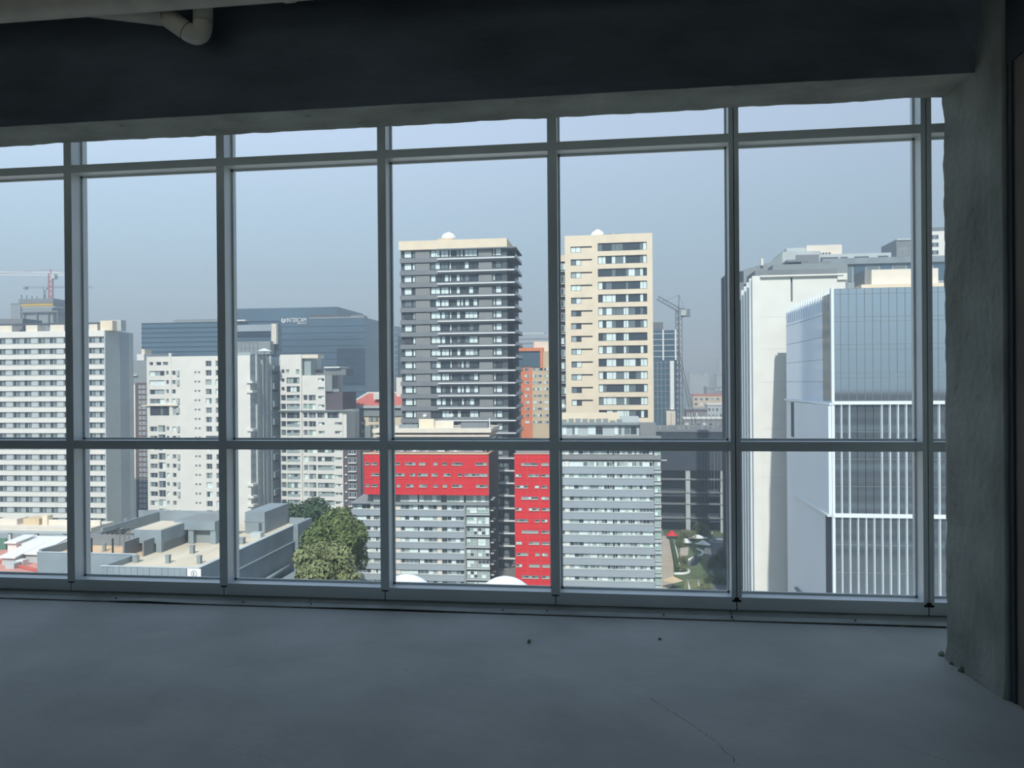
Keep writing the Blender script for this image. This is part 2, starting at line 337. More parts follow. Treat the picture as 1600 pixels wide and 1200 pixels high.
mat('pane_curtain', (222, 238, 236), .25, .05, .8, .5, k=1.0); mat('pane_pale', (172, 188, 188), .2, .06, .8, .5); mat('pane_mid', (120, 134, 140), .15, .08, .8, .5); mat('pane_dark', (70, 80, 90), .12, .10, .8, .5); mat('pane_green', (160, 190, 180), .2, .05, .8, .5)
mat('frame_dark', (72, 78, 82)); mat('frame_white', (222, 228, 226)); mat('hill_green', (84, 100, 92), var=.25, scale=.004); mat('tint_glass', (92, 120, 138), .12, .10, .03, .5, metal=.25); mat('tint_glass_deep', (58, 80, 98), .12, .12, .03, .5, metal=.25)
mat('mirror_glass', (218, 228, 233), .06, .02, .1, .5, metal=.9, k=1.0); mat('flank_glass', (190, 214, 234), .12, .04, .1, .5, k=1.0); mat('opal_panel', (216, 224, 228), .5, .03, .1, .3, k=1.0); mat('cool_white', (232, 240, 240), .5, .03, k=.9)  # flank_glass has the reflected sky put into its pale blue base colour
class B:
    """A building: an Empty at its foot, local x along the facade, y away from us."""
    def __init__(s, name, label, cat, px, py, d, th=0.0, group=None):
        s.d = d; s.o = at(px, py, d); s.th = th
        s.U = Vector((math.cos(th), math.sin(th), 0)); s.N = Vector((-math.sin(th), math.cos(th), 0))
        s.root = thing(name, label, cat, (s.o.x, s.o.y, GROUND), th, group)
    def uv(s, x, y, v=0.0):
        r = ray(x, y); p0 = s.o + s.N * v; t = (p0 - CAM).dot(s.N) / r.dot(s.N); p = CAM + r * t
        return (p - s.o).dot(s.U), p.z
    def u(s, x, y=600, v=0.0): return s.uv(x, y, v)[0]
    def z(s, y, x=None, v=0.0): return s.uv(x if x is not None else s.xr, y, v)[1]
    def vs(s, x, u=0.0, y=600):          # depth at which the side plane u is met
        r = ray(x, y); p0 = s.o + s.U * u; t = (p0 - CAM).dot(s.U) / r.dot(s.U); return (CAM + r * t - s.o).dot(s.N)
    def box(s, name, u0, u1, v0, v1, z0, z1, m, sub=None):
        return obj(name, cube(m), s.root, (u0, v0, z0 - GROUND), 0, (u1 - u0, v1 - v0, z1 - z0), sub)
    def add(s, name, g, mats, smooth=False, sub=None, loc=(0, 0, 0)): return obj(name, g.mesh(name, mats, smooth), s.root, loc, 0, None, sub)
    def wall(s, name, u0, u1, z0, z1, holes, v, t, m):
        eps = 1e-4
        hs = [(max(a, u0), min(b, u1), max(c, z0), min(d, z1)) for a, b, c, d in holes if b > u0 and a < u1 and d > z0 and c < z1]
        us = sorted({round(k, 3) for k in [u0, u1] + [q for h in hs for q in h[:2]]}); zs = sorted({round(k, 3) for k in [z0, z1] + [q for h in hs for q in h[2:]]})
        def solid(a, b):
            if a < 0 or b < 0 or a >= len(us)-1 or b >= len(zs)-1: return None
            cu, cz = (us[a]+us[a+1])/2, (zs[b]+zs[b+1])/2
            return not any(h[0]-eps < cu < h[1]+eps and h[2]-eps < cz < h[3]+eps for h in hs)
        V, Fc = [], []; G0 = GROUND
        def q(*p): i = len(V); V.extend(p); Fc.append((i, i+1, i+2, i+3))
        for b in range(len(zs)-1):
            a = 0; zl, zh = zs[b]-G0, zs[b+1]-G0
            while a < len(us)-1:
                if not solid(a, b): a += 1; continue
                e = a
                while e+1 < len(us)-1 and solid(e+1, b): e += 1
                x0, x1 = us[a], us[e+1]; q((x0, v, zl), (x1, v, zl), (x1, v, zh), (x0, v, zh))
                q((x1, v, zl), (x1, v+t, zl), (x1, v+t, zh), (x1, v, zh)); q((x0, v+t, zl), (x0, v, zl), (x0, v, zh), (x0, v+t, zh))
                for k in range(a, e+1):
                    if solid(k, b+1) is not True: q((us[k], v, zh), (us[k+1], v, zh), (us[k+1], v+t, zh), (us[k], v+t, zh))
                    if solid(k, b-1) is not True: q((us[k], v+t, zl), (us[k+1], v+t, zl), (us[k+1], v, zl), (us[k], v, zl))
                a = e+1
        return obj(name, mesh(name, V, Fc, [m]), s.root)
    WC = {}
    def win(s, u0, u1, z0, z1, v=0.0, nx=1, ny=1, fr='frame_dark', pm=('pane_dark',), split=None, face='F', t=.09, nm='window', xs=None):
        """frame + panes; panes are sub-parts when they are about 10 px or more across"""
        w, h = round(u1-u0, 2), round(z1-z0, 2); key = (w, h, nx, ny, fr, t, tuple(xs or ()))
        xc = xs or [w*i/nx for i in range(nx+1)]; nx = len(xc) - 1; zc = [h*i/ny for i in range(ny+1)]
        if split is None: split = min(w/nx, h/ny) * 1200 / s.d >= 6.5 and max(w/nx, h/ny)*1200/s.d >= 9
        pmn = [pm[(i % len(pm))] for i in range(nx*ny)]
        key = key + (split,) + (() if split else tuple(pmn))
        if key not in B.WC:
            g = G(); dp = .12
            mats = [fr]
            g.box(0, w, 0, dp, 0, t); g.box(0, w, 0, dp, h-t, h); g.box(0, t, 0, dp, t, h-t); g.box(w-t, w, 0, dp, t, h-t)
            for x in xc[1:-1]: g.box(x-t*.4, x+t*.4, .02, dp, t, h-t)
            for z in zc[1:-1]: g.box(t, w-t, .02, dp, z-t*.4, z+t*.4)
            if not split:
                k = 0
                for b in range(ny):
                    for a in range(nx):
                        m = pmn[k]; k += 1
                        if m not in mats: mats.append(m)
                        g.box(xc[a], xc[a+1], .07, .11, zc[b], zc[b+1], mats.index(m))
            B.WC[key] = g.mesh(nm, mats)
        rz = {'F': 0, 'R': math.pi/2, 'L': -math.pi/2}[face]
        loc = {'F': (u0, v, z0-GROUND), 'R': (v, u0, z0-GROUND), 'L': (v, u1, z0-GROUND)}[face]
        o = obj(nm, B.WC[key], s.root, loc, rz)
        if split:
            k = 0
            for b in range(ny):
                for a in range(nx):
                    c = obj('pane', cube(pmn[k]), o, (xc[a]+t*.3, .07, zc[b]+t*.3), 0, (xc[a+1]-xc[a]-t*.6, .04, zc[b+1]-zc[b]-t*.6)); k += 1
        return o
def pick(r, ws): return r.choices([w[0] for w in ws], [w[1] for w in ws])[0]
GEN = (('pane_dark', 4), ('pane_mid', 4), ('pane_pale', 3), ('pane_curtain', 3))

# ---- 1 hotel slab
b = B('hotel_tower', 'long pale hotel with identical rows of windows and blank grey end wall', 'building', 163.5, 600, 215, .03); b.xr = 100
UL = b.u(-70); fh = b.z(531.7) - b.z(548.3); zr0 = b.z(531.7); px = 215/1200
vR = b.vs(207.5); ztop = b.z(517)
b.box('body', UL, 0, .6, vR, GROUND, ztop, 'blue_grey')
b.box('end_wall', -.05, .25, .0, vR, GROUND, ztop, 'pale_grey'); vg = b.vs(186); b.box('end_strip', .2, .29, vg, vg + 4.5, GROUND, ztop, 'blue_grey')
b.box('fascia', UL, 0, 0, .7, b.z(526.5), ztop, 'white_render')
for i in range(18):
    zc = zr0 - fh*i
    b.box('spandrel', UL, 0, 0, .62, zc - 12.3*px, zc - 5.4*px, 'white_render')
    b.box('rail', UL, 0, .02, .08, zc - 4.2*px, zc - 3.9*px, 'frame_dark')
    for k in range(-2, 5):
        x0 = -22 + 40*k; x1 = x0 + 30
        if k == 4: x0, x1 = 137.5, 159
        u0, u1 = b.u(x0), b.u(x1)
        b.win(u0, u1, zc - 5*px, zc + 4.6*px, .45, 5 if k < 4 else 4, 1, 'frame_white', ('pane_dark', 'pane_mid', 'pane_pale', 'pane_dark', 'pane_mid'), False, t=.12)
        if k < 4: b.box('panel', u1 + .05, b.u(x0 + 40) - .05, .35, .62, zc - 5*px, zc + 4.6*px, 'pale_grey')
b.box('stair_tower', b.u(173, 600, 3), b.u(190, 600, 3), 3, vR - 8, ztop, b.z(500, 180, 3), 'pale_grey'); b.box('lift_house', b.u(154), b.u(173), 1, 2.8, ztop, b.z(500.5, 160), 'cream_render')
b.box('roof_screen', UL, b.u(150), 2, 2.3, b.z(507), b.z(503.5), 'charcoal')
for x0, x1 in ((-40, -22), (-5, 16), (38, 56), (76, 98), (137, 150)): b.box('roof_dormer', b.u(x0), b.u(x1), .8, 4, ztop, b.z(507), 'warm_white')
b.box('plant_roof', UL, b.u(20), 4, 12, ztop, b.z(496, 10), 'slate')
# ---- terrace viaduct in front of the hotel
b = B('elevated_terrace', 'cream concrete terrace on white columns before the pale hotel', 'terrace', 0, 600, 188, .02); b.xr = 50
b.box('deck_slab', b.u(-60), b.u(140), 0, 9, b.z(833), b.z(824), 'warm_white'); b.box('parapet', b.u(-60), b.u(140), -.2, .1, b.z(833), b.z(829), 'pale_grey')
for x in (-30, 11, 53, 96): b.box('column', b.u(x-1.6), b.u(x+1.6), .3, 1, GROUND, b.z(833), 'white_render')
b.box('kiosk', b.u(20), b.u(45), 3, 7, b.z(824), b.z(814), 'beige_render'); b.box('chimney', b.u(50), b.u(58), 3, 5, b.z(824), b.z(809), 'cream_render'); b.box('kiosk', b.u(-20), b.u(10), 3, 7, b.z(824), b.z(815), 'warm_white'); b.box('parapet', b.u(58), b.u(140), 3.5, 4, b.z(824), b.z(816), 'warm_white')
# ---- houses with red roof and white sheds
ZR = -36.0
def flat(px, py, z=ZR): p = onz(px, py, z); return p
p0 = flat(61, 898); p1 = flat(0, 866)
h = thing('red_roof_house', 'low house with a terracotta roof terrace beside the concrete wall', 'house', (p0.x, p0.y, GROUND))
def hb(name, x0, x1, y0, y1, z0, z1, m, par): return obj(name, cube(m), par, (x0 - par.location.x, y0 - par.location.y, z0 - par.location.z), 0, (x1-x0, y1-y0, z1-z0))
hb('wall', p1.x - 30, p0.x + 1, p0.y - 2, p1.y + 8, GROUND, ZR, 'warm_white', h); hb('roof_terrace', p1.x - 30, p0.x + 1, p0.y - 2, p1.y + 8, ZR, ZR + .15, 'terracotta', h)
rg = G(); a, c, e, t = flat(20, 884), flat(62, 878), flat(62, 893), flat(34, 886)
for q0, q1 in ((a, flat(60, 876)), (flat(22, 886), flat(60, 895)), (flat(0, 880), flat(20, 884))): rg.bar(q0 - h.location + Vector((0, 0, .5)), q1 - h.location + Vector((0, 0, .5)), .35)
obj('roof_ridge', rg.mesh('roof_ridge', ['red_roof']), h)
k0 = flat(15, 890); hb('skylight', k0.x - 1, k0.x + 1, k0.y, k0.y + 2, ZR + .1, ZR + 1.2, 'pale_grey', h); k0 = flat(30, 886); hb('water_tank', k0.x - .8, k0.x + .8, k0.y, k0.y + 1.6, ZR + .1, ZR + 1.4, 'white_render', h)
def shed(label, x0, x1, yb, yt, wm, rm, dep=7, lift=1.0, nm='roof_shed'):
    q0, q1 = onz(x0, yb, ZR), onz(x1, yb, ZR); d = (q0 - CAM).dot(FW); s = thing(nm, label, 'shed', (q0.x, q0.y, ZR + .15)); w = q1.x - q0.x; hh = (yb - yt) * d / 1200
    obj('wall', cube(wm), s, (0, 0, 0), 0, (w, dep, hh * .97))
    g = G(); g.v = [(-.4, -.6, hh*.97), (w+.4, -.6, hh*.97), (w+.4, dep+.4, hh*.97+lift), (-.4, dep+.4, hh*.97+lift)]; g.v += [(x, y, z + .25) for x, y, z in g.v]; g.f = [(3, 2, 1, 0), (4, 5, 6, 7), (0, 1, 5, 4), (1, 2, 6, 5), (2, 3, 7, 6), (3, 0, 4, 7)]; g.m = [0]*6
    obj('roof', g.mesh('roof', [rm]), s)
shed('white shed nearest the green netting on the red roof terrace', 12, 27, 863, 849, 'white_render', 'white_steel', 5, .6)
shed('longer cream shed behind the white sloping awning', 30, 55, 861, 851, 'warm_white', 'white_steel', 5, .6)
shed('blue sided shed behind the concrete parapet', 56, 105, 857, 851, 'blue_shed', 'pale_grey', 6, .5)
shed('pale shed under the broad white awning', 28, 62, 880, 866, 'pale_grey', 'white_steel', 9, 1.6); shed('low pale shed with a white awning roof over terracotta tiles', 3, 26, 884, 872, 'pale_grey', 'white_steel', 8, 1.4)
q0 = onz(0, 860, ZR); tag(obj('netting_screen', cube('green_net'), None, (q0.x - 8, q0.y, ZR + .15), 0, (9.5, .4, 2.6)), 'green netting screen at the edge of the red roof terrace', 'netting')
# ---- concrete mall roof
ZP, ZD = -26.0, -27.0
m = thing('concrete_block', 'low grey concrete building with a beige roof deck and vents', 'building', (-78, 108, GROUND))
def mb(name, x0, x1, y0, y1, z0, z1, mm, sub=None): return obj(name, cube(mm), m, (x0 + 78, y0 - 108, z0 - GROUND), 0, (x1-x0, y1-y0, z1-z0), sub)
mb('body', -94.2, -62.1, 116.4, 150.5, GROUND, ZD, 'concrete'); mb('front_wing', -77.3, -62.1, 108.4, 116.5, GROUND, ZD, 'concrete')
mb('roof_deck', -94.2, -62.1, 116.4, 150.5, ZD, ZD + .05, 'deck'); mb('roof_deck', -77.3, -62.1, 108.4, 116.4, ZD, ZD + .05, 'deck')
mb('terrace_floor', -93.9, -77.6, 116.5, 126, ZD + .05, ZD + .1, 'deck_peach')
mb('parapet', -94.6, -77.0, 116.0, 116.4, GROUND, ZP, 'concrete'); mb('parapet', -94.6, -94.1, 116.4, 144.5, GROUND, ZP + .4, 'concrete')
mb('parapet', -77.4, -77.0, 108.4, 116.0, GROUND, ZP, 'concrete'); mb('parapet', -62.1, -61.6, 108.0, 149.6, GROUND, ZP, 'concrete'); mb('parapet_cap', -77.5, -61.5, 107.9, 108.45, ZP, ZP + .08, 'pale_grey'); mb('parapet_cap', -62.2, -61.5, 108.45, 149.6, ZP, ZP + .08, 'pale_grey'); mb('parapet_cap', -94.7, -77.0, 115.9, 116.45, ZP, ZP + .08, 'pale_grey')
for k in range(16):                                    # cast panels of the front wing
    w = (77.5 - 61.6) / 16; mb('cast_panel', -77.4 + k*w + .02, -77.4 + (k+1)*w - .02, 108.0 - R.uniform(0, .05), 108.42, GROUND, ZP, 'concrete')
mb('inner_screen', -94.1, -84, 126, 126.3, ZD, ZD + 2.2, 'slate'); mb('parapet', -99, -80, 150.2, 150.6, ZD, ZP + 1.2, 'concrete'); mb('parapet', -94.6, -94.2, 132, 150, ZD, ZP + 1.0, 'concrete')
# stair block
s0 = onz(205, 863, ZD); s1 = onz(255, 863, ZD); d0 = (s0 - CAM).dot(FW); hh = (863 - 828) * d0 / 1200
sbk = mb('stair_block', s0.x, s1.x, s0.y, s0.y + 9, ZD + hh*.42, ZD + hh, 'concrete'); mb('stair_pier', s1.x - 1.0, s1.x, s0.y, s0.y + .8, ZD, ZD + hh*.42, 'concrete'); mb('stair_pier', s0.x, s0.x + .8, s0.y, s0.y + .8, ZD, ZD + hh*.42, 'concrete'); mb('stair_wall', s1.x - .5, s1.x - .1, s0.y + .8, s0.y + 8.5, ZD, ZD + hh*.42, 'slate'); mb('stair_wall', s0.x + .8, s1.x - 1, s0.y + 5, s0.y + 5.3, ZD, ZD + hh*.42, 'slate'); mb('stair_roof', s0.x + .4, s1.x - .4, s0.y + .4, s0.y + 8.6, ZD + hh, ZD + hh + .03, 'deck')
mb('ramp_wall', s0.x + 1.2, s0.x + 1.5, s0.y - 4, s0.y + 1, ZD, ZD + 2.6, 'slate'); mb('ramp_wall', s0.x + 4, s0.x + 4.3, s0.y - 3, s0.y + 2, ZD, ZD + 2.6, 'slate')
for k in range(7): mb('pergola_bar', s0.x - 5 + k*.9, s0.x - 4.9 + k*.9, 121, 126, ZD + 3.1, ZD + 3.25, 'dark_steel')
for xx in (-89, -86.4, -82.6): mb('post', xx, xx + .2, 118, 118.2, ZD, ZD + 3.1, 'dark_steel')
# long rear block
r0 = onz(272, 850, ZD); r1 = onz(334, 850, ZD); d1 = (r0 - CAM).dot(FW); hh = (850 - 814) * d1 / 1200
mb('rear_block', r0.x, r1.x + .6, r0.y, r0.y + 8, ZD + hh*.62, ZD + hh, 'concrete'); mb('rear_wall', r0.x + 3.6, r1.x, r0.y + 1.2, r0.y + 7.5, ZD, ZD + hh*.62, 'mid_grey'); mb('rear_pier', r0.x + 2.6, r0.x + 3.6, r0.y + .2, r0.y + 1.2, ZD, ZD + hh*.62, 'concrete'); mb('rear_pier', r1.x - .4, r1.x + .6, r0.y + .2, r0.y + 1.2, ZD, ZD + hh*.62, 'concrete'); mb('rear_roof', r0.x + .5, r1.x, r0.y + .5, r0.y + 7.5, ZD + hh, ZD + hh + .03, 'louvre_grey')
# corner block with door
c0 = onz(383, 834, ZD); c1 = onz(415, 834, ZD); d2 = (c0 - CAM).dot(FW); hh = (834 - 800) * d2 / 1200
cb = mb('corner_block', c0.x, c1.x, c0.y, c0.y + 11, ZD, ZD + hh, 'concrete'); w = c1.x - c0.x
mb('door', c0.x + w*.70, c0.x + w*.86, c0.y - .06, c0.y + .05, ZD, ZD + 2.1, 'charcoal', cb); mb('ledge', c0.x - .1, c1.x + .1, c0.y - .1, c0.y + .05, ZD + hh*.55, ZD + hh*.59, 'mid_grey', cb)
mb('rear_parapet', c1.x + .4, -62.1, 149.2, 149.6, ZD, ZP + .3, 'concrete')
# side wall of the right: ledge and stair window
mb('side_ledge', -61.6, -61.2, 108, 149.6, ZP - 3.2, ZP - 3.0, 'concrete')
wz = onz(460, 836, ZP).z
mb('corner_pier', -61.6, -60.6, 142.5, 149.6, GROUND, ZP + .3, 'concrete')
for k in range(4): mb('stair_window', -60.6, -60.52, 143.5, 148.5, ZP - 3.4 - k*1.6, ZP - 2.2 - k*1.6, 'pane_pale')
# roof vents
for x, y, w, hpx, rnd in ((186, 835, 8, 8, 0), (212, 879, 10, 11, 1), (261, 881, 6, 13, 0), (310, 882, 6, 13, 0), (299, 866, 6, 13, 0), (376, 851, 8, 10, 0), (197, 819, 6, 8, 1), (163, 862, 6, 13, 1)):
    q = onz(x, y, ZD); d = (q - CAM).dot(FW); r = w * d / 2400; hz = hpx * d / 1200; g = G()
    if rnd: g.lathe([(r, 0), (r, hz*.9), (r*1.12, hz*.9), (r*1.12, hz)], 16)
    else: g.box(-r, r, 0, 2*r, 0, hz*.86); g.box(-r*1.15, r*1.15, -.1*r, 2.1*r, hz*.86, hz)
    obj('roof_vent', g.mesh('roof_vent', ['mid_grey']), m, (q.x + 78, q.y - 108, ZD + .05 - GROUND))
q = onz(399, 841, ZD); tag(obj('condenser_unit', G().box(-1, 1, 0, 1.6, 0, .9).box(-.9, -.1, -.05, 0, .1, .8).box(.1, .9, -.05, 0, .1, .8).mesh('condenser_unit', ['pale_grey']), None, (q.x, q.y, ZD + .05)), 'boxy white air conditioner on the beige roof deck', 'air conditioner')
# parking sign
q0, q1 = ony(293, 903.5, 107.9), ony(314, 889, 107.9)
sg = thing('parking_sign', 'white sign with a circled letter E on the concrete parapet', 'sign', (q0.x, 107.86, q0.z))
sw, sh = q1.x - q0.x, q1.z - q0.z
obj('sign_board', cube('white_steel'), sg, (0, 0, 0), 0, (sw, .08, sh))
g = G(); n = 32; rr = sh * .33
for k in range(n):
    a0, a1 = 2*math.pi*k/n, 2*math.pi*(k+1)/n; i = len(g.v)
    for rad in (rr, rr*.84):
        g.v += [(sw/2 + rad*math.cos(a0), -.02, sh/2 + rad*math.sin(a0)), (sw/2 + rad*math.cos(a1), -.02, sh/2 + rad*math.sin(a1))]
    g.f.append((i, i+2, i+3, i+1)); g.m.append(0)
obj('ring', g.mesh('ring', ['charcoal']), sg)
tm = text_mesh('E', sh*.5, 'charcoal', .01); obj('letter', tm, sg, (sw/2 - sh*.15, -.03, sh/2 - sh*.18))
# canopy strip below the side wall
a, c, e, f2 = onz(402, 907, -32.8), onz(415, 907, -32.8), onz(452, 882, -32.8), onz(444, 881, -32.8)
for q in (a, c, e, f2): q.x = max(q.x, -61.1)
g = G(); g.prism([(a.x, a.y), (c.x, c.y), (e.x, e.y), (f2.x, f2.y)], -33.1, -32.8); tag(obj('skylight_canopy', g.mesh('skylight_canopy', ['pane_pale'])), 'long pale glass canopy strip at the foot of the concrete wall', 'canopy')
g = G(); g.prism([(-60.4, a.y - 20), (c.x + 14, c.y - 20), (e.x + 6, e.y + 6), (-60.4, f2.y + 6)], GROUND, -34.2); tag(obj('low_annex', g.mesh('low_annex', ['concrete'])), 'low grey annex below the pale canopy strip', 'building')
# ---- 2 white tower with blank gable
b = B('apartment_tower', 'broad white apartment tower with a blank gable and shaded side', 'building', 391, 600, 226); b.xr = 300; px = 226/1200
UL = b.u(229.5); zt = b.z(556.5); vR = b.vs(437.5); rr_ = random.Random(4)
holes = []; wins = []; pit = 14.72*px
for i in range(17):
    zc = b.z(567.5) - pit*i
    if i == 0:
        for x0, x1 in ((233.5, 239.5), (244, 252), (254.5, 263)): wins.append((b.u(x0), b.u(x1), zc - 3*px, zc + 2.5*px, 1))
    elif i == 5: wins += [(b.u(234), b.u(264), zc - 9*px, zc + 6*px, 6), (b.u(269.5), b.u(278), zc - 9*px, zc + 6*px, 2)]
    elif i != 6:
        wins.append((b.u(233.5), b.u(245 if i > 6 else 257), zc - 5*px, zc + 3*px, 2 if i > 6 else 3))
        if i > 6: wins.append((b.u(246.5), b.u(257.5), zc - 6*px, zc + 5*px, 2))
        wins += [(b.u(259.3), b.u(263.6), zc - 3.5*px, zc + 3*px, 1), (b.u(268.6), b.u(274.2), zc - 4*px, zc + 3*px, 1)]
    if i != 8:
        wins += [(b.u(321.3), b.u(330.4), zc - 5.5*px, zc + 3.5*px, 2), (b.u(336.8), b.u(346), zc - 5.5*px, zc + 3.5*px, 2)]
    else: wins.append((b.u(321), b.u(346), zc - 6*px, zc + 3*px, 4))
b.wall('gable_wall', UL, 0, GROUND, zt, [w[:4] for w in wins], 0, .5, 'white_render'); b.box('body', UL + .1, -.05, .5, vR, GROUND, zt - .05, 'blue_grey'); b.box('step', b.u(264.5), b.u(268), -.15, .3, b.z(640), zt + 1, 'white_render')
for u0, u1, z0, z1, nx in wins:
    big = nx >= 4
    b.win(u0, u1, z0, z1, .3, nx, 1, 'frame_white' if not big else 'frame_dark', [pick(rr_, GEN if not big else (('pane_dark', 3), ('pane_mid', 2))) for _ in range(nx)], None, t=.1)
for i in range(1, 17):
    zc = b.z(567.5) - pit*i
    for x0, x1 in ((304, 307), (309.5, 312.8)): b.box('vent_slot', b.u(x0), b.u(x1), -.05, .1, zc - .2, zc + .35, 'slate')
    if i % 3: b.box('wall_vent', b.u(277), b.u(280.5), -.6, .0, zc - .9, zc + .7, 'pale_grey')
b.box('ledge', b.u(222), b.u(279), -.6, 0, b.z(634.2, 250), b.z(632.4, 250), 'warm_white')
b.box('roof_storey', b.u(231), b.u(264), 1.5, 8, zt, b.z(554, 250), 'slate')
# shaded side
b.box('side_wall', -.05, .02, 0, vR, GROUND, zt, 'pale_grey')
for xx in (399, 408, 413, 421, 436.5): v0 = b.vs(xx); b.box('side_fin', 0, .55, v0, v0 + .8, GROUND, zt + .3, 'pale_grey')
for i in range(17):
    zc = b.z(567.5) - pit*i
    for xa, xb, hh in ((392.5, 397.5, 2.5), (401, 405, 5), (415, 419.5, 5.5)):
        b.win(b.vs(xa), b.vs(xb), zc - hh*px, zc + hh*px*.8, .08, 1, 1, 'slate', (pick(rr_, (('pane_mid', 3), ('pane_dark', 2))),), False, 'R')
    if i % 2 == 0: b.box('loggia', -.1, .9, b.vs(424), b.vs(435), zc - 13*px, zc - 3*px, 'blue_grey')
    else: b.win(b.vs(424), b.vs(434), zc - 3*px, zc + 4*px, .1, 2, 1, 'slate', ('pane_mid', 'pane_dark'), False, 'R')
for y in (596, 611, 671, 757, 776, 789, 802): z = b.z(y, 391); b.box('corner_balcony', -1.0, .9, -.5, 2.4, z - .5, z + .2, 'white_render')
# roof garden
b.box('roof_rail', b.u(366), 0, .3, .4, zt, zt + 1.0, 'pane_pale')
g = G(); z0 = zt - GROUND
for k in range(5): g.box(-4.8 + k*1.3, -4.7 + k*1.3, 4, 4.1, z0, z0 + 4.0)
g.box(-4.8, .5, 4, 4.1, z0 + 3.9, z0 + 4.05); g.box(-4.8, .5, 4, 4.1, z0 + 2.2, z0 + 2.3); b.add('pergola_frame', g, ['steel'])
q = at(413, 553, 232)
p = thing('roof_parasol', 'white parasol open on the roof of the white tower', 'parasol', (q.x, q.y, zt - .05))
g = G(); g.tube([(0, 0, 0), (0, 0, 2.2)], .08, 8); obj('pole', g.mesh('pole', ['steel']), p); g = G(); g.lathe([(2.4, 1.5), (1.2, 2.0), (.05, 2.4)], 8); obj('canopy', g.mesh('canopy', ['white_steel']), p)
# ---- brown block behind
b = B('brown_block', 'narrow plum brown apartment block squeezed behind the white tower', 'building', 212, 600, 290); b.xr = 220; px = 290/1200
b.box('wall', 0, b.u(240), 0, 14, GROUND, b.z(598), 'brown_render'); b.box('white_strip', b.u(208.6), 0, -.4, 3, GROUND, b.z(601), 'white_render')
for i in range(24):
    zc = b.z(604) - 8.1*px*i
    for x0, x1 in ((217, 222), (223, 229)): b.win(b.u(x0), b.u(x1), zc - .7, zc + .5, -.15, 2, 1, 'frame_white', ('pane_pale', 'pane_mid'), False)
b = B('grey_roof_block', 'pale grey roof block with a white ledge seen above the plum brown block', 'building', 208, 600, 330); b.xr = 220
b.box('wall', 0, b.u(240), 0, 12, GROUND, b.z(563), 'mid_grey'); b.box('ledge', 0, b.u(216), -1, 0, b.z(587), b.z(585.5), 'white_render'); b.box('upper_storey', .5, b.u(221), 2, 9, b.z(563), b.z(553), 'white_render'); b.box('penthouse', 2, b.u(220), 3, 8, b.z(553), b.z(545), 'cream_render')
# ---- 3 dark glass office behind the white tower
b = B('glass_office', 'long dark blue glass office behind the white tower', 'building', 222, 600, 350); b.xr = 300; px = 350/1200
zt = b.z(505, 222); b.box('glass_body', 0, b.u(436), 0, 3, GROUND, zt, 'tint_glass')
for i in range(9): b.box('floor_band', -.1, b.u(437), -.12, .05, zt - 7.4*px*i - .5, zt - 7.4*px*i, 'tint_glass_deep')
b.box('roof_screen', b.u(271), b.u(345), .6, .9, zt, b.z(500), 'mid_grey'); b.box('roof_duct', b.u(270), b.u(280), 1, 3, zt, b.z(503), 'white_render'); b.box('roof_plate', b.u(273), b.u(345), 1, 2.9, b.z(500), b.z(499), 'slate'); b.box('roof_shed', b.u(285), b.u(345), 1.2, 2.9, zt, b.z(501.5), 'pale_grey')
b.box('right_screen', b.u(369), b.u(430), -3, -2, b.z(520), b.z(510), 'blue_grey'); b.box('right_roof', b.u(365), b.u(389), -3, 0, b.z(504), b.z(502), 'white_render'); b.box('right_pier', b.u(429), b.u(437), -3, -1, b.z(540), b.z(509), 'warm_white'); b.box('lower_terrace', b.u(369), b.u(432), -6, -2, b.z(556), b.z(536), 'mid_grey')
# ---- 4 bank headquarters with its sign
b = B('bank_office', 'stepped blue glass office with the INTERCAM roof sign', 'building', 438, 600, 400); b.xr = 500; px = 400/1200
zt2 = b.z(496.5, 540); zt1 = b.z(479); vR = b.vs(596, b.u(571))
b.box('glass_body', 0, b.u(571), 0, vR, GROUND, zt2, 'tint_glass'); b.box('upper_storeys', b.u(434, 600, 3), b.u(528, 600, 3), 3, 45, zt2 - 1, zt1, 'tint_glass'); b.box('left_wing', b.u(356, 600, 6), 0.2, 6, 40, GROUND, b.z(482, 400, 6), 'tint_glass')
b.box('left_step', b.u(356, 600, 4), b.u(432, 600, 4), 3, 6, GROUND, b.z(505, 400, 4), 'tint_glass_deep')
b.box('roof_plate', b.u(482), b.u(545), 1, 8, zt2, b.z(491), 'charcoal'); b.box('roof_edge', b.u(484), b.u(571), -.2, .4, zt2 - .2, zt2 + .5, 'mid_grey'); b.box('roof_plant', b.u(535), b.u(566), 2, 9, zt2, b.z(492, 550), 'slate')
for i in range(14): b.box('floor_band', 0, b.u(571), -.12, .05, zt2 - 10.2*px*i - 4.3, zt2 - 10.2*px*i - 4.0, 'tint_glass_deep')
b.box('core', b.u(527), b.u(571.2), -.5, .2, b.z(600), b.z(545), 'tint_glass_deep')
sg = thing('bank_sign', 'white lettered sign INTERCAM high on the blue glass office', 'sign', (0, 0, 0))
q = Vector((b.o.x, b.o.y, 0)) + b.U * b.u(449); zs = b.z(503.5, 460); sg.location = (q.x, q.y - .5, zs)
tm = text_mesh('INTERCAM', 3.1, 'white_steel', .15); w = max(v.co.x for v in tm.vertices); tm.transform(Matrix.Scale((b.u(480) - b.u(449)) / w, 4, (1, 0, 0)))
obj('lettering', tm, sg); tm = text_mesh('BANCO', 1.2, 'white_steel', .1); w = max(v.co.x for v in tm.vertices); tm.transform(Matrix.Scale((b.u(480) - b.u(466)) / w, 4, (1, 0, 0))); obj('small_lettering', tm, sg, (b.u(466) - b.u(449), 0, -1.1))
g = G(); n = 28; cx = b.u(444.5) - b.u(449)
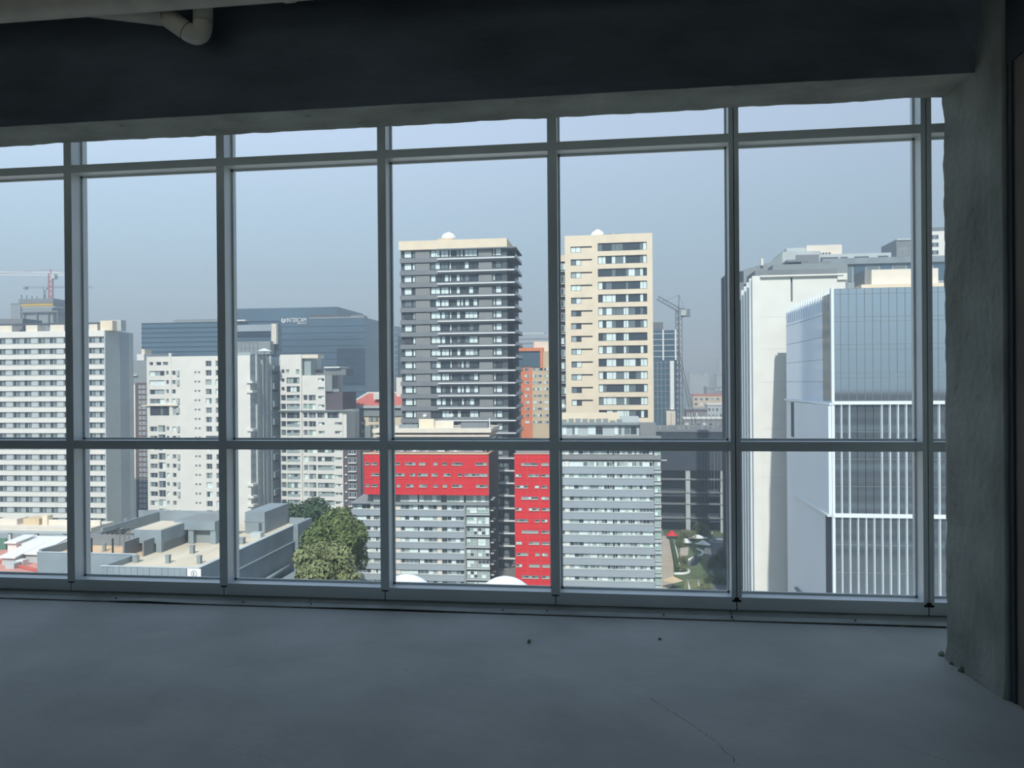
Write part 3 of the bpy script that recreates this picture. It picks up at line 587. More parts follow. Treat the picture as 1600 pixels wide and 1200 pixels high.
for k in range(n):
    a0, a1 = 2*math.pi*k/n, 2*math.pi*(k+1)/n; i = len(g.v)
    if 3 < k < 8: continue
    for rad in (1.25, .72): g.v += [(cx + rad*math.cos(a0), -.1, 1.0 + rad*math.sin(a0)), (cx + rad*math.cos(a1), -.1, 1.0 + rad*math.sin(a1))]
    g.f.append((i, i+2, i+3, i+1)); g.m.append(0)
g.box(cx - .25, cx + .25, -.12, 0, .6, 1.5); obj('emblem', g.mesh('emblem', ['white_steel']), sg)
# ---- 5 stepped apartments with loggias
b = B('stepped_apartments', 'stepped white apartment block with plum brown wing and glazed balconies', 'building', 437.8, 600, 240); b.xr = 470; px = 240/1200; rr_ = random.Random(11)
pit = 13.62*px; u5 = b.u(472); zl = b.z(554, 455); zm = b.z(586.5, 490); zA = b.z(641)
UE = b.u(535); US = b.u(512)
wins = []
for i in range(20):
    zc = b.z(566.5) - pit*i; dark = (i == 6)
    if i in (1, 2, 3): wins.append((b.u(439.3), b.u(444.5), zc - 3*px, zc + 3*px, 1))
    if i == 1: wins += [(b.u(447), b.u(452), zc - 3*px, zc + 3*px, 1), (b.u(462.5), b.u(468), zc - 5*px, zc + 3*px, 1)]
    if i >= 4: wins.append((b.u(438.4), b.u(446.3), zc - 4.8*px, zc + 4.2*px, 1))
    if i >= 2: wins.append((b.u(447.8), b.u(468), zc - 5*px, zc + 4*px, 4))
    if i >= 4: wins.append((b.u(473.6), b.u(480), zc - 4.5*px, zc + 4*px, 1)); wins.append((b.u(481.6), b.u(493), zc - 5*px, zc + 4*px, 2))
    if 2 <= i <= 9 and i != 6: wins.append((b.u(497), b.u(506.5), zc - 2.2*px, zc + 2.4*px, 2))
    if i > 9: wins.append((b.u(495.5), b.u(521.5), zc - 4*px, zc + 3.6*px, 5))
    if i == 6: wins += [(b.u(495), b.u(506.5), zc - 4.8*px, zc + 4.2*px, 3), (b.u(511), b.u(529), zc - 4.8*px, zc + 4.2*px, 5)]
    if i > 6: wins.append((b.u(522.5), b.u(533.5), zc - 2.2*px, zc + 2.4*px, 3))
def solid(u, z): return (u < u5 and z < zl) or (u < b.u(508) and z < zm) or z < zA
hl = [w[:4] for w in wins]; u508 = b.u(508)
b.wall('front_wall', 0, u5, GROUND, zl, hl, 0, .6, 'white_render'); b.wall('front_wall', u5, b.u(508), GROUND, zm, hl, 0, .6, 'white_render'); b.wall('front_wall', b.u(508), UE, GROUND, zA, hl, 0, .6, 'white_render')
b.box('body', .1, u5, .6, 16, GROUND, zl - .1, 'pale_grey'); b.box('body', u5, b.u(508), .6, 16, GROUND, zm - .1, 'pale_grey'); b.box('body', b.u(508), UE - .1, .6, 16, GROUND, zA - .1, 'pale_grey')
for u0, u1, z0, z1, nx in wins:
    if not solid((u0+u1)/2, z1 + .3): continue
    lo = (u1 - u0) > 3.2
    pm = [pick(rr_, (('pane_dark', 5), ('pane_mid', 3))) for _ in range(nx)] if abs((z0+z1)/2 - (b.z(566.5) - 6*pit)) < 1 or u0 < .5 else [pick(rr_, GEN + (('pane_green', 2),)) for _ in range(nx)]
    b.win(u0, u1, z0, z1, .35, nx, 1, 'frame_white' if not lo else 'frame_dark', pm, None, t=.1)
    if lo and rr_.random() < .6: b.box('balcony_front', u0, u1, .02, .12, z0, z0 + .9, 'pane_pale')
b.box('pier', b.u(469), b.u(472), -.5, 0, GROUND, zl, 'white_render'); b.box('ledge', -.3, b.u(562), -.8, 0, b.z(642.5), b.z(641), 'mid_grey')
b.box('roof_ledge', u5, b.u(497), 0, 5, b.z(560), b.z(554), 'warm_white'); b.box('glass_room', u5 + .3, b.u(484), 1, 6, zm, b.z(560), 'pane_pale'); b.box('penthouse', b.u(484), b.u(532), 5, 12, zm, b.z(577), 'slate'); b.box('penthouse_roof', b.u(499), b.u(524), 4, 12, b.z(575), b.z(573), 'white_steel'); b.box('roof_tank', b.u(505), b.u(518), .5, 4, zm - 5, b.z(587), 'mid_grey')
b.box('plum_wing', b.u(507.5), b.u(533), 1.2, 14, zA, b.z(613), 'plum'); b.box('plum_parapet', b.u(512), b.u(528), 1, 1.2, b.z(613), b.z(608), 'mid_grey')
b.box('plum_tower', UE, b.u(562), .5, 8, GROUND, b.z(692), 'plum'); b.box('white_return', UE, b.u(540.5), .3, 8, b.z(692), zA, 'white_render'); b.box('plum_return', b.u(562), b.u(576), 1.5, 8, GROUND, b.z(692), 'plum')
for i in range(9):
    zc = b.z(705) - 13.4*px*i
    if i < 2: continue
    z_ = zc + 2*13.4*px
    b.win(b.u(543), b.u(555), z_ - .8, z_ + .7, .38, 3, 1, 'frame_white', ('pane_dark', 'pane_mid'), False); b.box('sill', b.u(542.5), b.u(555.5), -.1, .5, z_ - 1.1, z_ - .85, 'white_render')
    b.box('bracket', b.u(537.5), b.u(541), .1, .5, z_ + .6, z_ + 1.0, 'white_render')
# ---- 6 red pitched roof house
b = B('pitched_roof_house', 'cream building under a red pitched roof beside the dark banded tower', 'house', 563, 600, 262); b.xr = 580; px = 262/1200
b.box('wall', 0, b.u(640), 0, 14, GROUND, b.z(650), 'cream_render'); b.box('grey_storey', b.u(551), b.u(640), -.5, 12, b.z(650), b.z(638.5), 'mid_grey')
g = G(); xa, xb, xc, xd = b.u(544), b.u(568), b.u(612), b.u(640); z0, z1 = b.z(634) - GROUND, b.z(614.5) - GROUND
g.v = [(xa, -1, z0), (xd, -1, z0), (xd, 13, z0), (xa, 13, z0), (xb, 6, z1), (xc, 6, z1)]; g.f = [(0, 1, 5, 4), (1, 2, 5), (2, 3, 4, 5), (3, 0, 4), (3, 2, 1, 0)]; g.m = [0]*5; b.add('roof', g, ['red_roof'])
g = G(); g.bar((xa, -1, z0 + .1), (xb, 6, z1 + .1), .45); g.bar((xb, 6, z1 + .1), (xc, 6, z1 + .1), .35); b.add('roof_trim', g, ['white_render'])
b.box('eaves', xa, xd, -1.4, -.6, b.z(637.5), b.z(633.5), 'pale_grey'); b.box('dormer', b.u(584), b.u(596), -.5, 5, b.z(624), b.z(615), 'white_render'); b.box('water_tank', b.u(529), b.u(542), -2, 2, b.z(642), b.z(630), 'white_render'); b.box('terrace', b.u(533), b.u(563), -2, 8, GROUND, b.z(646), 'mid_grey')
for y in (655, 667, 679):
    z = b.z(y)
    for x0, x1 in ((564, 568), (576, 583), (584.5, 591)): b.win(b.u(x0), b.u(x1), z - .8, z + .7, -.1, 2, 1, 'frame_dark', ('pane_pale', 'pane_mid'), False)
b.box('balcony', b.u(571), b.u(581), -2, 0, b.z(690), b.z(665), 'mid_grey')
b.box('white_stack', b.u(614), b.u(628), 4, 9, b.z(660), b.z(590), 'white_render')
# sliver of glass tower
b = B('teal_glass_tower', 'hazy teal glass tower peeking out beside the dark banded tower', 'building', 600, 600, 520); b.xr = 615
b.box('glass_body', 0, b.u(622), 0, 20, GROUND, b.z(510), 'tint_glass'); b.box('white_edge', b.u(614), b.u(617), -.6, 0, GROUND, b.z(512), 'pale_grey'); b.box('lower_block', b.u(622), b.u(640), 3, 20, GROUND, b.z(525), 'tint_glass_deep')
for i in range(8): b.box('floor_band', 0, b.u(622), -.15, 0, b.z(520 + i*9), b.z(518.8 + i*9), 'pane_pale')

# ---- 7 dark banded tower
b = B('banded_tower', 'tall dark grey tower with cream crown and thin white balcony slabs', 'building', 624.5, 400, 215); b.xr = 640; px = 215/1200; rr_ = random.Random(2)
def bz(y): return b.z(y)
UR = b.u(792, 420); zt = b.z(377); pit = 19.23*px; vR = 26
b.box('core', .1, UR, .9, vR, GROUND, zt - 2.6, 'charcoal'); b.box('crown', -.2, UR + .1, -.3, vR, b.z(391), zt, 'cream_render'); b.box('crown_return', b.u(684), UR + 2.6, -.7, 14, b.z(392.5), b.z(390.8), 'slate')
CP = [(630.5, 642.3, 1, 1), (643.4, 647.6, 1, 1), (672, 687, 2, 0), (687.8, 700.2, 2, 0), (701, 704.4, 1, 0), (712, 718, 1, 0), (718.6, 723, 1, 0), (725, 745.3, 3, 2), (769.5, 773, 1, 3), (773.6, 783, 1, 3)]
for i in range(17):
    zc = b.z(397) - pit*i; z0, z1 = zc - 5.6*px, zc + 5.4*px
    b.box('spandrel', -.05, UR, .0, 1.0, zc - 13.6*px, zc - 6.6*px, 'slate')
    for x0, x1 in ((648.3, 671), (747.5, 768.5)): b.box('louvre_panel', b.u(x0, 420), b.u(x1, 420), .35, 1.0, zc - 6.6*px, zc + 4.2*px, 'louvre_grey')
    gl = rr_.random()
    for x0, x1, nx, kind in CP:
        br = {1: .85, 0: .68, 2: .6, 3: .8}[kind]
        if rr_.random() < .12: br = .1
        pm = ['pane_curtain' if rr_.random() < br else pick(rr_, (('pane_dark', 4), ('pane_mid', 2), ('pane_pale', 1))) for _ in range(nx)]
        b.win(b.u(x0, 420), b.u(x1, 420), z0, z1, .7, nx, 1, 'frame_dark', pm, (x1-x0)/nx > 6, t=.12)
    b.box('pier', b.u(784, 420), UR, .4, 1.0, zc - 6.6*px, zc + 5.6*px, 'charcoal')
    sl = b.box('balcony_slab', b.u(684, 420), UR + 2.2, -.75, .2, zc - 10.7*px, zc - 9.0*px, 'white_steel')
    b.box('side_balcony', UR, UR + 2.6, .2, 14, zc - 10.4*px, zc - 9.2*px, 'slate'); b.box('railing', UR + 2.45, UR + 2.55, -.7, 14, zc - 9.2*px, zc - 4.5*px, 'pane_mid', None); b.box('railing', b.u(684, 420), UR + 2.5, -.72, -.7, zc - 9.2*px, zc - 8.2*px, 'pane_mid')
    b.win(2, 5, z0, z1, UR + .05, 2, 1, 'frame_dark', ('pane_mid', 'pane_dark'), False, 'R'); b.win(7, 11, z0, z1, UR + .05, 3, 1, 'frame_dark', ('pane_dark', 'pane_mid'), False, 'R')
for i in range(17, 29):
    zc = b.z(397) - pit*i; b.box('balcony_slab', b.u(760, 800), UR + 2.2, -.75, .2, zc - 10.7*px, zc - 9.0*px, 'white_steel')
    b.box('spandrel', b.u(740, 800), UR, .0, 1.0, zc - 13.6*px, zc - 6.6*px, 'slate'); b.win(b.u(776, 800), b.u(786, 800), zc - 5.6*px, zc + 5.4*px, .7, 2, 1, 'frame_dark', (pick(rr_, GEN), 'pane_mid'), False); b.win(b.u(787, 800), b.u(794, 800), zc - 5.6*px, zc + 5.4*px, .7, 1, 1, 'frame_dark', ('pane_mid',), False)
g = G(); q = b.u(686, 372); z0 = zt - GROUND
b.box('plant_box', b.u(674, 372), b.u(698, 372), 8, 13, zt, b.z(370, 685) + 1, 'beige_render'); g.lathe([(2.0, 0), (2.2, 1.0), (1.5, 2.0), (.2, 2.6)], 14, (q + .6, 10, z0 + 1.6)); b.add('roof_tank', g, ['white_steel'], True)
# ---- 8 cream tower
b = B('cream_tower', 'tall cream tower with dark ribbon windows', 'building', 882.5, 400, 210, -.02); b.xr = 950; px = 210/1200; rr_ = random.Random(5)
UR = b.u(1019.5, 400); zt = b.z(366.3); pit = 19.9*px
XS = [934, 941, 946.3, 955.6, 961.6, 973.4, 977.4, 981.5, 992, 999.7, 1004.7, 1010.6]; uu = [b.u(x, 400) for x in XS]
wins = []; holes = []
for i in range(17):
    zc = b.z(385.9) - pit*i; a = (uu[0], uu[-1], zc - 6.2*px, zc + 6.2*px)
    zl = b.z(388.2, 950) - pit*i - .0; c = (b.u(891.7, 400), b.u(907.6, 400), zl - 4.9*px, zl + 4.6*px); sl = (b.u(907.6, 400), b.u(925, 400), zl + 2.2*px, zl + 4.6*px)
    wins.append((a, c, sl)); holes += [a, c, sl]
b.wall('front_wall', 0, UR, GROUND, zt, holes, 0, .6, 'cream_render'); b.box('body', .1, UR - .05, .6, 22, GROUND, zt - .05, 'charcoal')
b.box('side_wall', UR - .3, UR, .6, 22, GROUND, zt, 'cream_render'); b.box('roof_slab', 0, UR, .6, 22, zt - .3, zt - .02, 'cream_render')
for i, (a, c, sl) in enumerate(wins):
    dk = rr_.random(); pm = []
    for k in range(11):
        w = {0: .45, 1: .4, 2: .75, 3: .6, 5: .7, 6: .7, 9: .7, 10: .7}.get(k, .08)
        if i in (2,): w = .05
        if i == 0: w = .9 if k > 8 else .05
        pm.append('pane_curtain' if rr_.random() < w else pick(rr_, (('pane_dark', 6), ('pane_mid', 2))))
    b.win(a[0], a[1], a[2], a[3], .3, 11, 1, 'frame_dark', pm, True, xs=[u - uu[0] for u in uu], t=.12)
    b.win(c[0], c[1], c[2], c[3], .3, 2, 1, 'frame_dark', (pick(rr_, GEN), pick(rr_, (('pane_curtain', 4), ('pane_dark', 3), ('pane_pale', 2)))), True, t=.12)
    b.box('slot_louvre', sl[0], sl[1], .35, .5, sl[2], sl[3], 'charcoal')
# recessed dark flank
UL = b.u(860, 450, 6); b.box('flank', UL, .1, 6, 20, GROUND, b.z(399.5, 877, 6), 'charcoal'); b.box('flank_crown', UL, .05, 5.6, 20, b.z(409, 877, 6), b.z(399, 877, 6), 'cream_render')
for i in range(16):
    zc = b.z(417, 877, 6) - pit*i; b.win(b.u(872.5, 450, 6), -.1, zc - 5*px, zc + 5*px, 5.7, 3, 1, 'frame_white', [pick(rr_, GEN) for _ in range(3)], False); b.box('flank_slab', UL, 0, 5.2, 6, zc - 8.5*px, zc - 7*px, 'pale_grey')
g = G(); g.lathe([(2.4, 0), (2.5, .6), (1.6, 2.2), (.4, 3.0)], 14, (b.u(934), 8, zt - GROUND)); b.add('roof_dish', g, ['white_steel'], True)
b.box('roof_plant', b.u(943), b.u(958), 5, 8, zt - .1, b.z(360, 950), 'steel'); b.box('roof_plant', b.u(961), b.u(972), 5, 8, zt - .1, b.z(359.5, 965), 'slate'); b.box('roof_pipe', b.u(959.5), b.u(960.3), 5, 5.2, zt - .1, b.z(358, 960), 'white_steel')
# ---- 9 left slab with red cladding
b = B('red_clad_slab', 'grey banded slab block crowned by a red clad storey with thin windows', 'building', 549, 800, 186, .02); b.xr = 650; px = 186/1200; rr_ = random.Random(8)
cx = lambda x: b.u(540 + x/4.706, 800)
cz = lambda y: b.z(690 + y/4.706)
U1 = cx(875); U2 = cx(1057); zr = cz(88); vR = b.vs(778, U2, 740)
b.box('body', 0, U2 - .05, .9, vR, GROUND, cz(455), 'mid_grey'); b.box('body', cx(156), U2 - .05, .9, vR, cz(455), cz(92), 'mid_grey'); b.box('side_wall', U2 - .1, U2 + .05, .3, vR, GROUND, cz(380), 'plum')
Rb = b.box('red_storey', cx(152), U2 + .1, -1.4, vR, cz(385), zr, 'red_back')
nc = 11; nr = 8
for i in range(nc):
    for j in range(nr):
        ua, ub = cx(152) + (U2 + .1 - cx(152))*i/nc, cx(152) + (U2 + .1 - cx(152))*(i+1)/nc; za, zb_ = cz(385) + (zr - cz(385))*j/nr, cz(385) + (zr - cz(385))*(j+1)/nr
        b.box('red_panel', ua + .04, ub - .04, -1.5, -1.38, za + .025, zb_ - .025, 'red_panel', Rb)
nv = 5
for j in range(nv): b.box('side_panel', U2 + .08, U2 + .2, -1.4 + (vR + 1.4)*j/nv + .05, -1.4 + (vR + 1.4)*(j+1)/nv - .05, cz(385), zr, 'brown_render', Rb)  # shaded side of the red cladding, its shade put into a brown colour
b.box('red_coping', cx(148), U2 + .3, -1.7, -1.2, zr, zr + .35, 'beige_render'); b.box('red_coping', U2 - .1, U2 + .3, -1.7, vR, zr, zr + .35, 'beige_render')
for y, xs in ((157, ((163, 190), (205, 248), (268, 330), (385, 417), (453, 530), (553, 602), (658, 690), (725, 757), (792, 870), (963, 1050))), (237, ((205, 262), (290, 350), (377, 450), (488, 527), (543, 618), (643, 690), (732, 785), (837, 868), (885, 965), (967, 1053))), (317, ((165, 192), (208, 250), (280, 330), (390, 417), (460, 515), (553, 610), (657, 690), (725, 758), (792, 868), (967, 1053)))):
    for x0, x1 in xs:
        n = max(1, round((x1-x0)/26)); b.win(cx(x0), cx(x1), cz(y + 9), cz(y - 9), -1.62, n, 1, 'louvre_grey', [pick(rr_, (('pane_dark', 4), ('pane_pale', 4), ('pane_mid', 2))) for _ in range(n)], False, t=.1); b.box('sill', cx(x0), cx(x1), -1.75, -1.5, cz(y + 12), cz(y + 9), 'warm_white')
for j, y in enumerate((415, 480)):
    pass
segs = [(55, 183), (205, 262), (280, 390), (403, 530), (541, 672), (745, 870)]
for i in range(11):
    yb = 525 + 79*i                               # grey band centre; windows above it
    b.box('grey_band', cx(45), U1, -.25, .95, cz(yb + 21), cz(yb - 21), 'blue_grey'); b.box('band_cap', cx(45), U1, -.33, .3, cz(yb - 21), cz(yb - 25), 'pale_grey')
    for x0, x1 in segs:
        n = 4; b.win(cx(x0), cx(x1), cz(yb - 25), cz(yb - 60), .2, n, 1, 'frame_white', [pick(rr_, GEN + (('pane_curtain', 2),)) for _ in range(n)], False, t=.1)
    for x0, x1 in ((184, 204), (360, 402), (674, 706)): b.box('wall_pier', cx(x0), cx(x1), .1, .95, cz(yb - 22), cz(yb - 62), 'warm_white')
    yw = 495 + 79*i
    for x0, x1 in ((888, 966), (970, 1055)):
        n = 3; b.win(cx(x0), cx(x1), cz(yw + 28), cz(yw - 24), .2, n, 2, 'frame_white', [pick(rr_, (('pane_green', 3), ('pane_curtain', 4), ('pane_pale', 3), ('pane_dark', 1))) for _ in range(n*2)], False, t=.1)
    b.box('bay_slab', U1 + .1, U2 + .1, -.4, .95, cz(yw + 40), cz(yw + 32), 'pale_grey')
b.box('bay_pier', cx(875), cx(886), -.6, .9, GROUND, cz(445), 'mid_grey')
b.box('lintel', cx(45), U2, -.5, .95, cz(463), cz(446), 'mid_grey')
for x0, x1, n in ((205, 262, 2), (403, 530, 4), (541, 700, 5), (745, 870, 4), (885, 965, 3), (967, 1052, 3)): b.win(cx(x0), cx(x1), cz(443), cz(392), .1, n, 1, 'frame_white', [pick(rr_, (('pane_green', 3), ('pane_curtain', 3), ('pane_pale', 3))) for _ in range(n)], None, t=.1)
g = G(); g.v = [(cx(40), -1, cz(455) - GROUND), (cx(185), -1, cz(455) - GROUND), (cx(185), 8, cz(390) - GROUND), (cx(110), 8, cz(390) - GROUND), (cx(40), 8, cz(455) - GROUND)]; g.f = [(0, 1, 2, 3), (0, 3, 4)]; g.m = [0, 0]; b.add('wing_roof', g, ['louvre_grey'])
b.box('left_pier', cx(8), cx(45), .5, 4, GROUND, cz(740), 'blue_grey')
for i in range(11):
    zb_ = cz(430 + 79*i); b.box('side_bracket', U2 + .05, U2 + .8, 1.5, 2.2, zb_ - .12, zb_ + .12, 'pale_grey'); b.box('side_bracket', U2 + .05, U2 + .8, 4.5, 5.2, zb_ - .12, zb_ + .12, 'pale_grey')
# setback storey and roof terraces
z1 = b.z(698, 700); b.box('setback_storey', cx(190), U2 - 1, 2.5, vR - 1, zr - .2, b.z(688), 'mid_grey')
for k in range(9): u0 = cx(200 + 93*k); b.win(u0, u0 + 2.6, zr + .2, b.z(697), 2.3, 3, 1, 'frame_white', [pick(rr_, GEN) for _ in range(3)], False)
for y0, y1, xr_, vv in ((690, 686.5, 762, 1.6), (683, 679.5, 764, 1.0), (676.5, 670.5, 767, .4)): b.box('roof_slab', cx(200), b.u(xr_, 690), vv, vR, b.z(y0), b.z(y1), 'warm_white')
b.box('roof_core', cx(210), b.u(760, 690), 3, vR - .5, b.z(690), b.z(676), 'slate')
b.box('roof_wall', b.u(648), b.u(672), 4, 4.5, b.z(671), b.z(656), 'cream_render'); b.box('roof_wall', b.u(672), b.u(702), 5, 5.5, b.z(671), b.z(659), 'warm_white'); b.box('roof_planter', b.u(715), b.u(758), 4, 6, b.z(671), b.z(662), 'slate'); b.box('roof_canopy', b.u(685), b.u(770), 6, 9, b.z(656), b.z(654.5), 'slate'); b.box('roof_post', b.u(760), b.u(761.5), 4, 4.4, b.z(671), b.z(655), 'white_render'); b.box('roof_planter', b.u(616), b.u(646), 4, 6, b.z(671), b.z(665), 'mid_grey')
for x, y in ((698, 650), (655, 651)):
    q = Vector((b.o.x, b.o.y, 0)) + b.U * b.u(x) + b.N * 6; g = G(); g.lathe([(.06, .0), (.4, .07), (.62, .24)], 16); dsh = thing('satellite_dish', 'white satellite dish above the cream roof wall' if x == 698 else 'small tilted satellite dish near the planted roof edge', 'satellite dish', (q.x, q.y, b.z(656)))
    o = obj('reflector', g.mesh('reflector', ['white_steel'], True), dsh, (0, 0, .6)); o.rotation_euler = (1.1, 0, .3); g = G(); g.tube([(0, 0, 0), (0, 0, .65)], .08, 8); obj('mast', g.mesh('mast', ['steel']), dsh)
# ---- 10 right slab
b = B('grey_slab', 'long grey banded slab block with a red clad end column', 'building', 874, 800, 178, .02); b.xr = 950; px = 178/1200; rr_ = random.Random(12)
ex = lambda x: b.u(860 + x/5.333, 800)
ez = lambda y: b.z(690 + y/5.333)
cx = lambda x: b.u(540 + x/4.706, 800)
cz = lambda y: b.z(690 + y/4.706, 840)
UL = cx(1248); UM = b.u(864, 800); U2 = ex(865); U3 = ex(925); zt = ez(66)
b.box('body', UL + .1, U3 - .05, .9, 14, GROUND, zt, 'mid_grey')
Rb = b.box('red_column', UL, UM, -1.2, 1.2, GROUND, cz(88), 'red_back')
nr = 26; zb0 = cz(1100)
for j in range(nr):
    za, zb_ = zb0 + (cz(88) - zb0)*j/nr, zb0 + (cz(88) - zb0)*(j+1)/nr
    for i in range(3): b.box('red_panel', UL + (UM-UL)*i/3 + .04, UL + (UM-UL)*(i+1)/3 - .04, -1.3, -1.18, za + .025, zb_ - .025, 'red_panel', Rb)
b.box('red_coping', UL - .1, UM, -1.5, -1, cz(88), cz(84), 'beige_render')
for i in range(11):
    y = 160 + 82.3*i
    for x0, x1 in (((1297, 1420), (1443, 1500)), ((1255, 1300), (1350, 1428), (1445, 1503)), ((1258, 1345), (1395, 1428), (1445, 1488)))[(0, 1, 2)[i % 3] if i < 9 else (0, 1)[i % 2]]:
        n = max(1, round((x1-x0)/26)); b.win(cx(x0), cx(x1), cz(y + 10), cz(y - 8), -1.42, n, 1, 'louvre_grey', [pick(rr_, (('pane_dark', 2), ('pane_pale', 4), ('pane_mid', 2), ('pane_curtain', 2))) for _ in range(n)], False, t=.1); b.box('sill', cx(x0), cx(x1), -1.55, -1.3, cz(y + 13), cz(y + 10), 'warm_white')
segs = [(160, 315), (330, 405), (425, 520), (535, 625), (648, 722), (742, 857)]
b.box('top_band', UM, U3, -.25, .95, ez(150), ez(112), 'louvre_grey')
for i in range(-1, 11):
    yb = 240 + 95.2*i
    if i >= 0: b.box('grey_band', UM, U2, -.25, .95, ez(yb + 28), ez(yb - 28), 'blue_grey'); b.box('band_cap', UM, U2, -.33, .3, ez(yb - 28), ez(yb - 33), 'pale_grey'); b.box('bay_slab', U2 + .05, U3, -.5, .95, ez(yb + 20), ez(yb + 2), 'pale_grey')
    yw = yb - 52
    if i == -1: yw = 88
    for x0, x1 in segs:
        n = 4; b.win(ex(x0), ex(x1), ez(yw + 20), ez(yw - 20), .2, n, 1, 'frame_white', [pick(rr_, GEN + (('pane_curtain', 3), ('pane_green', 2))) for _ in range(n)], False, t=.1)
    for x0, x1 in ((316, 329), (406, 424), (626, 647), (723, 741)): b.box('wall_pier', ex(x0), ex(x1), .1, .95, ez(yw + 22), ez(yw - 22), 'pale_grey')
    b.box('wall_pier', ex(122), ex(158), .1, .95, ez(yw + 22), ez(yw - 22), 'white_render'); b.win(ex(82), ex(120), ez(yw + 20), ez(yw - 20), .2, 1, 1, 'frame_white', (pick(rr_, GEN),), False)
    b.win(U2 + .1, U3 - .1, ez(yw + 45), ez(yw - 20), .0, 2, 2, 'frame_white', [pick(rr_, (('pane_green', 3), ('pane_pale', 3), ('pane_curtain', 2))) for _ in range(4)], False, t=.1)
b.box('roof_parapet', b.u(868), b.u(1032), -.6, 0, zt, b.z(681), 'louvre_grey'); b.box('roof_floor', UM, U3, 0, 14, zt - .2, b.z(686), 'slate')
P_ = b.box('penthouse', b.u(873), b.u(1000), 3.5, 10, b.z(686), b.z(665), 'pale_grey'); b.box('penthouse_roof', b.u(872), b.u(1001), 2.6, 10.5, b.z(665), b.z(661.5), 'mid_grey')
for x0, x1 in ((875, 884), (892, 902), (918, 942), (960, 972), (975, 996)): b.win(b.u(x0), b.u(x1), b.z(681), b.z(667), 3.35, 2, 1, 'frame_white', [pick(rr_, GEN) for _ in range(2)], None, t=.1)
b.box('roof_wall', b.u(873), b.u(968), 4.5, 6, b.z(662), b.z(646), 'cream_render'); b.box('roof_wall', b.u(968), b.u(999), 4.5, 6, b.z(662), b.z(652), 'pale_grey')
for k in range(9): q = b.u(876 + k*11); b.box('planter', q, q + 1.2, 3.9, 4.4, b.z(661.5), b.z(655 + 4*rr_.random()), 'mid_grey')
b.box('terrace_wall', b.u(1000), b.u(1025), 1, 6, b.z(686), b.z(662), 'louvre_grey'); b.box('gantry_arm', U3, U3 + 1.3, -.5, -.3, ez(155), ez(150), 'white_steel')
q = Vector((b.o.x, b.o.y, 0)) + b.U * b.u(877.5) + b.N * 5; dsh = thing('satellite_dish', 'round white satellite dish at the foot of the cream tower', 'satellite dish', (q.x, q.y, b.z(646)))
g = G(); g.lathe([(.05, 0), (.5, .08), (.8, .28)], 18); o = obj('reflector', g.mesh('reflector', ['white_steel'], True), dsh, (0, 0, 1.3)); o.rotation_euler = (1.35, 0, 0); g = G(); g.tube([(0, 0, 0), (0, 0, 1.3)], .08, 8); obj('mast', g.mesh('mast', ['steel']), dsh)
# ---- 11 orange building
b = B('orange_building', 'orange and beige apartment block with a glazed top corner', 'building', 804, 600, 330); b.xr = 835; px = 330/1200; rr_ = random.Random(3)
b.box('left_wall', 0, b.u(815), .5, 15, GROUND, b.z(575), 'brown_render'); b.box('orange_wall', b.u(814), b.u(831.5), 0, 15, GROUND, b.z(573), 'orange_render'); b.box('beige_wall', b.u(831.5), b.u(874), .3, 15, GROUND, b.z(549), 'beige_render')
b.box('frame_top', b.u(801), b.u(849), -1, 8, b.z(548.6), b.z(543.5), 'orange_render'); b.box('frame_side', b.u(844.5), b.u(848.5), -1, 2, b.z(575), b.z(548), 'orange_render'); b.box('glazed_corner', b.u(804), b.u(845), -.3, 8, b.z(573), b.z(549), 'tint_glass'); b.box('back_block', b.u(833), b.u(874), 4, 14, b.z(549), b.z(533), 'warm_white')
for i in range(9):
    zc = b.z(577) - 10.25*px*i
    for x0, x1 in ((820, 827), (832.5, 838.5), (839.5, 846.5), (850, 857), (861, 868)): b.win(b.u(x0), b.u(x1), zc - 2.3*px, zc + 2*px, -.12 if x0 < 831 else .18, 2, 1, 'frame_white', (pick(rr_, GEN), pick(rr_, GEN)), False, t=.12)
    b.box('balcony', b.u(806), b.u(813), -.8, .5, zc - 4*px, zc - 1.5*px, 'mid_grey')
b = B('hazy_block', 'hazy pale slab far behind the orange building', 'building', 803, 600, 620); b.xr = 840
b.box('wall', 0, b.u(876), 0, 20, GROUND, b.z(522), 'blue_grey'); b.box('roof_step', 4, b.u(850), 3, 15, b.z(522), b.z(519), 'pale_grey')
for i in range(6): b.box('floor_band', 0, b.u(876), -.3, 0, b.z(530 + i*7), b.z(528.5 + i*7), 'slate')
# ---- 12 slim glass office beside the cream tower
b = B('finned_office', 'slim blue glass office with white fins beside the cream tower', 'building', 1016, 600, 300); b.xr = 1040; px = .25
b.box('glass_body', 0, b.u(1058), 0, 18, GROUND, b.z(516), 'tint_glass'); b.box('roof_frame', 0, b.u(1037), 1, 10, b.z(516), b.z(503), 'steel')
for x0, x1, y0, y1 in ((1035.3, 1037.6, 563, 515), (1054.6, 1057, 563, 515), (1047, 1053, 640, 564)): b.box('white_fin', b.u(x0), b.u(x1), -.8, 0, b.z(y0), b.z(y1), 'white_steel')
for i in range(14): b.box('floor_band', 0, b.u(1058), -.15, 0, b.z(522 + i*9), b.z(520.8 + i*9), 'slate' if i > 4 else 'pale_grey')
for k in range(5): b.box('glazing_bar', b.u(1021 + k*6.2), b.u(1021.5 + k*6.2), -.2, 0, GROUND, b.z(564), 'pane_pale')
b.box('base_box', b.u(1040), b.u(1054), -3, 0, GROUND, b.z(642), 'warm_white')
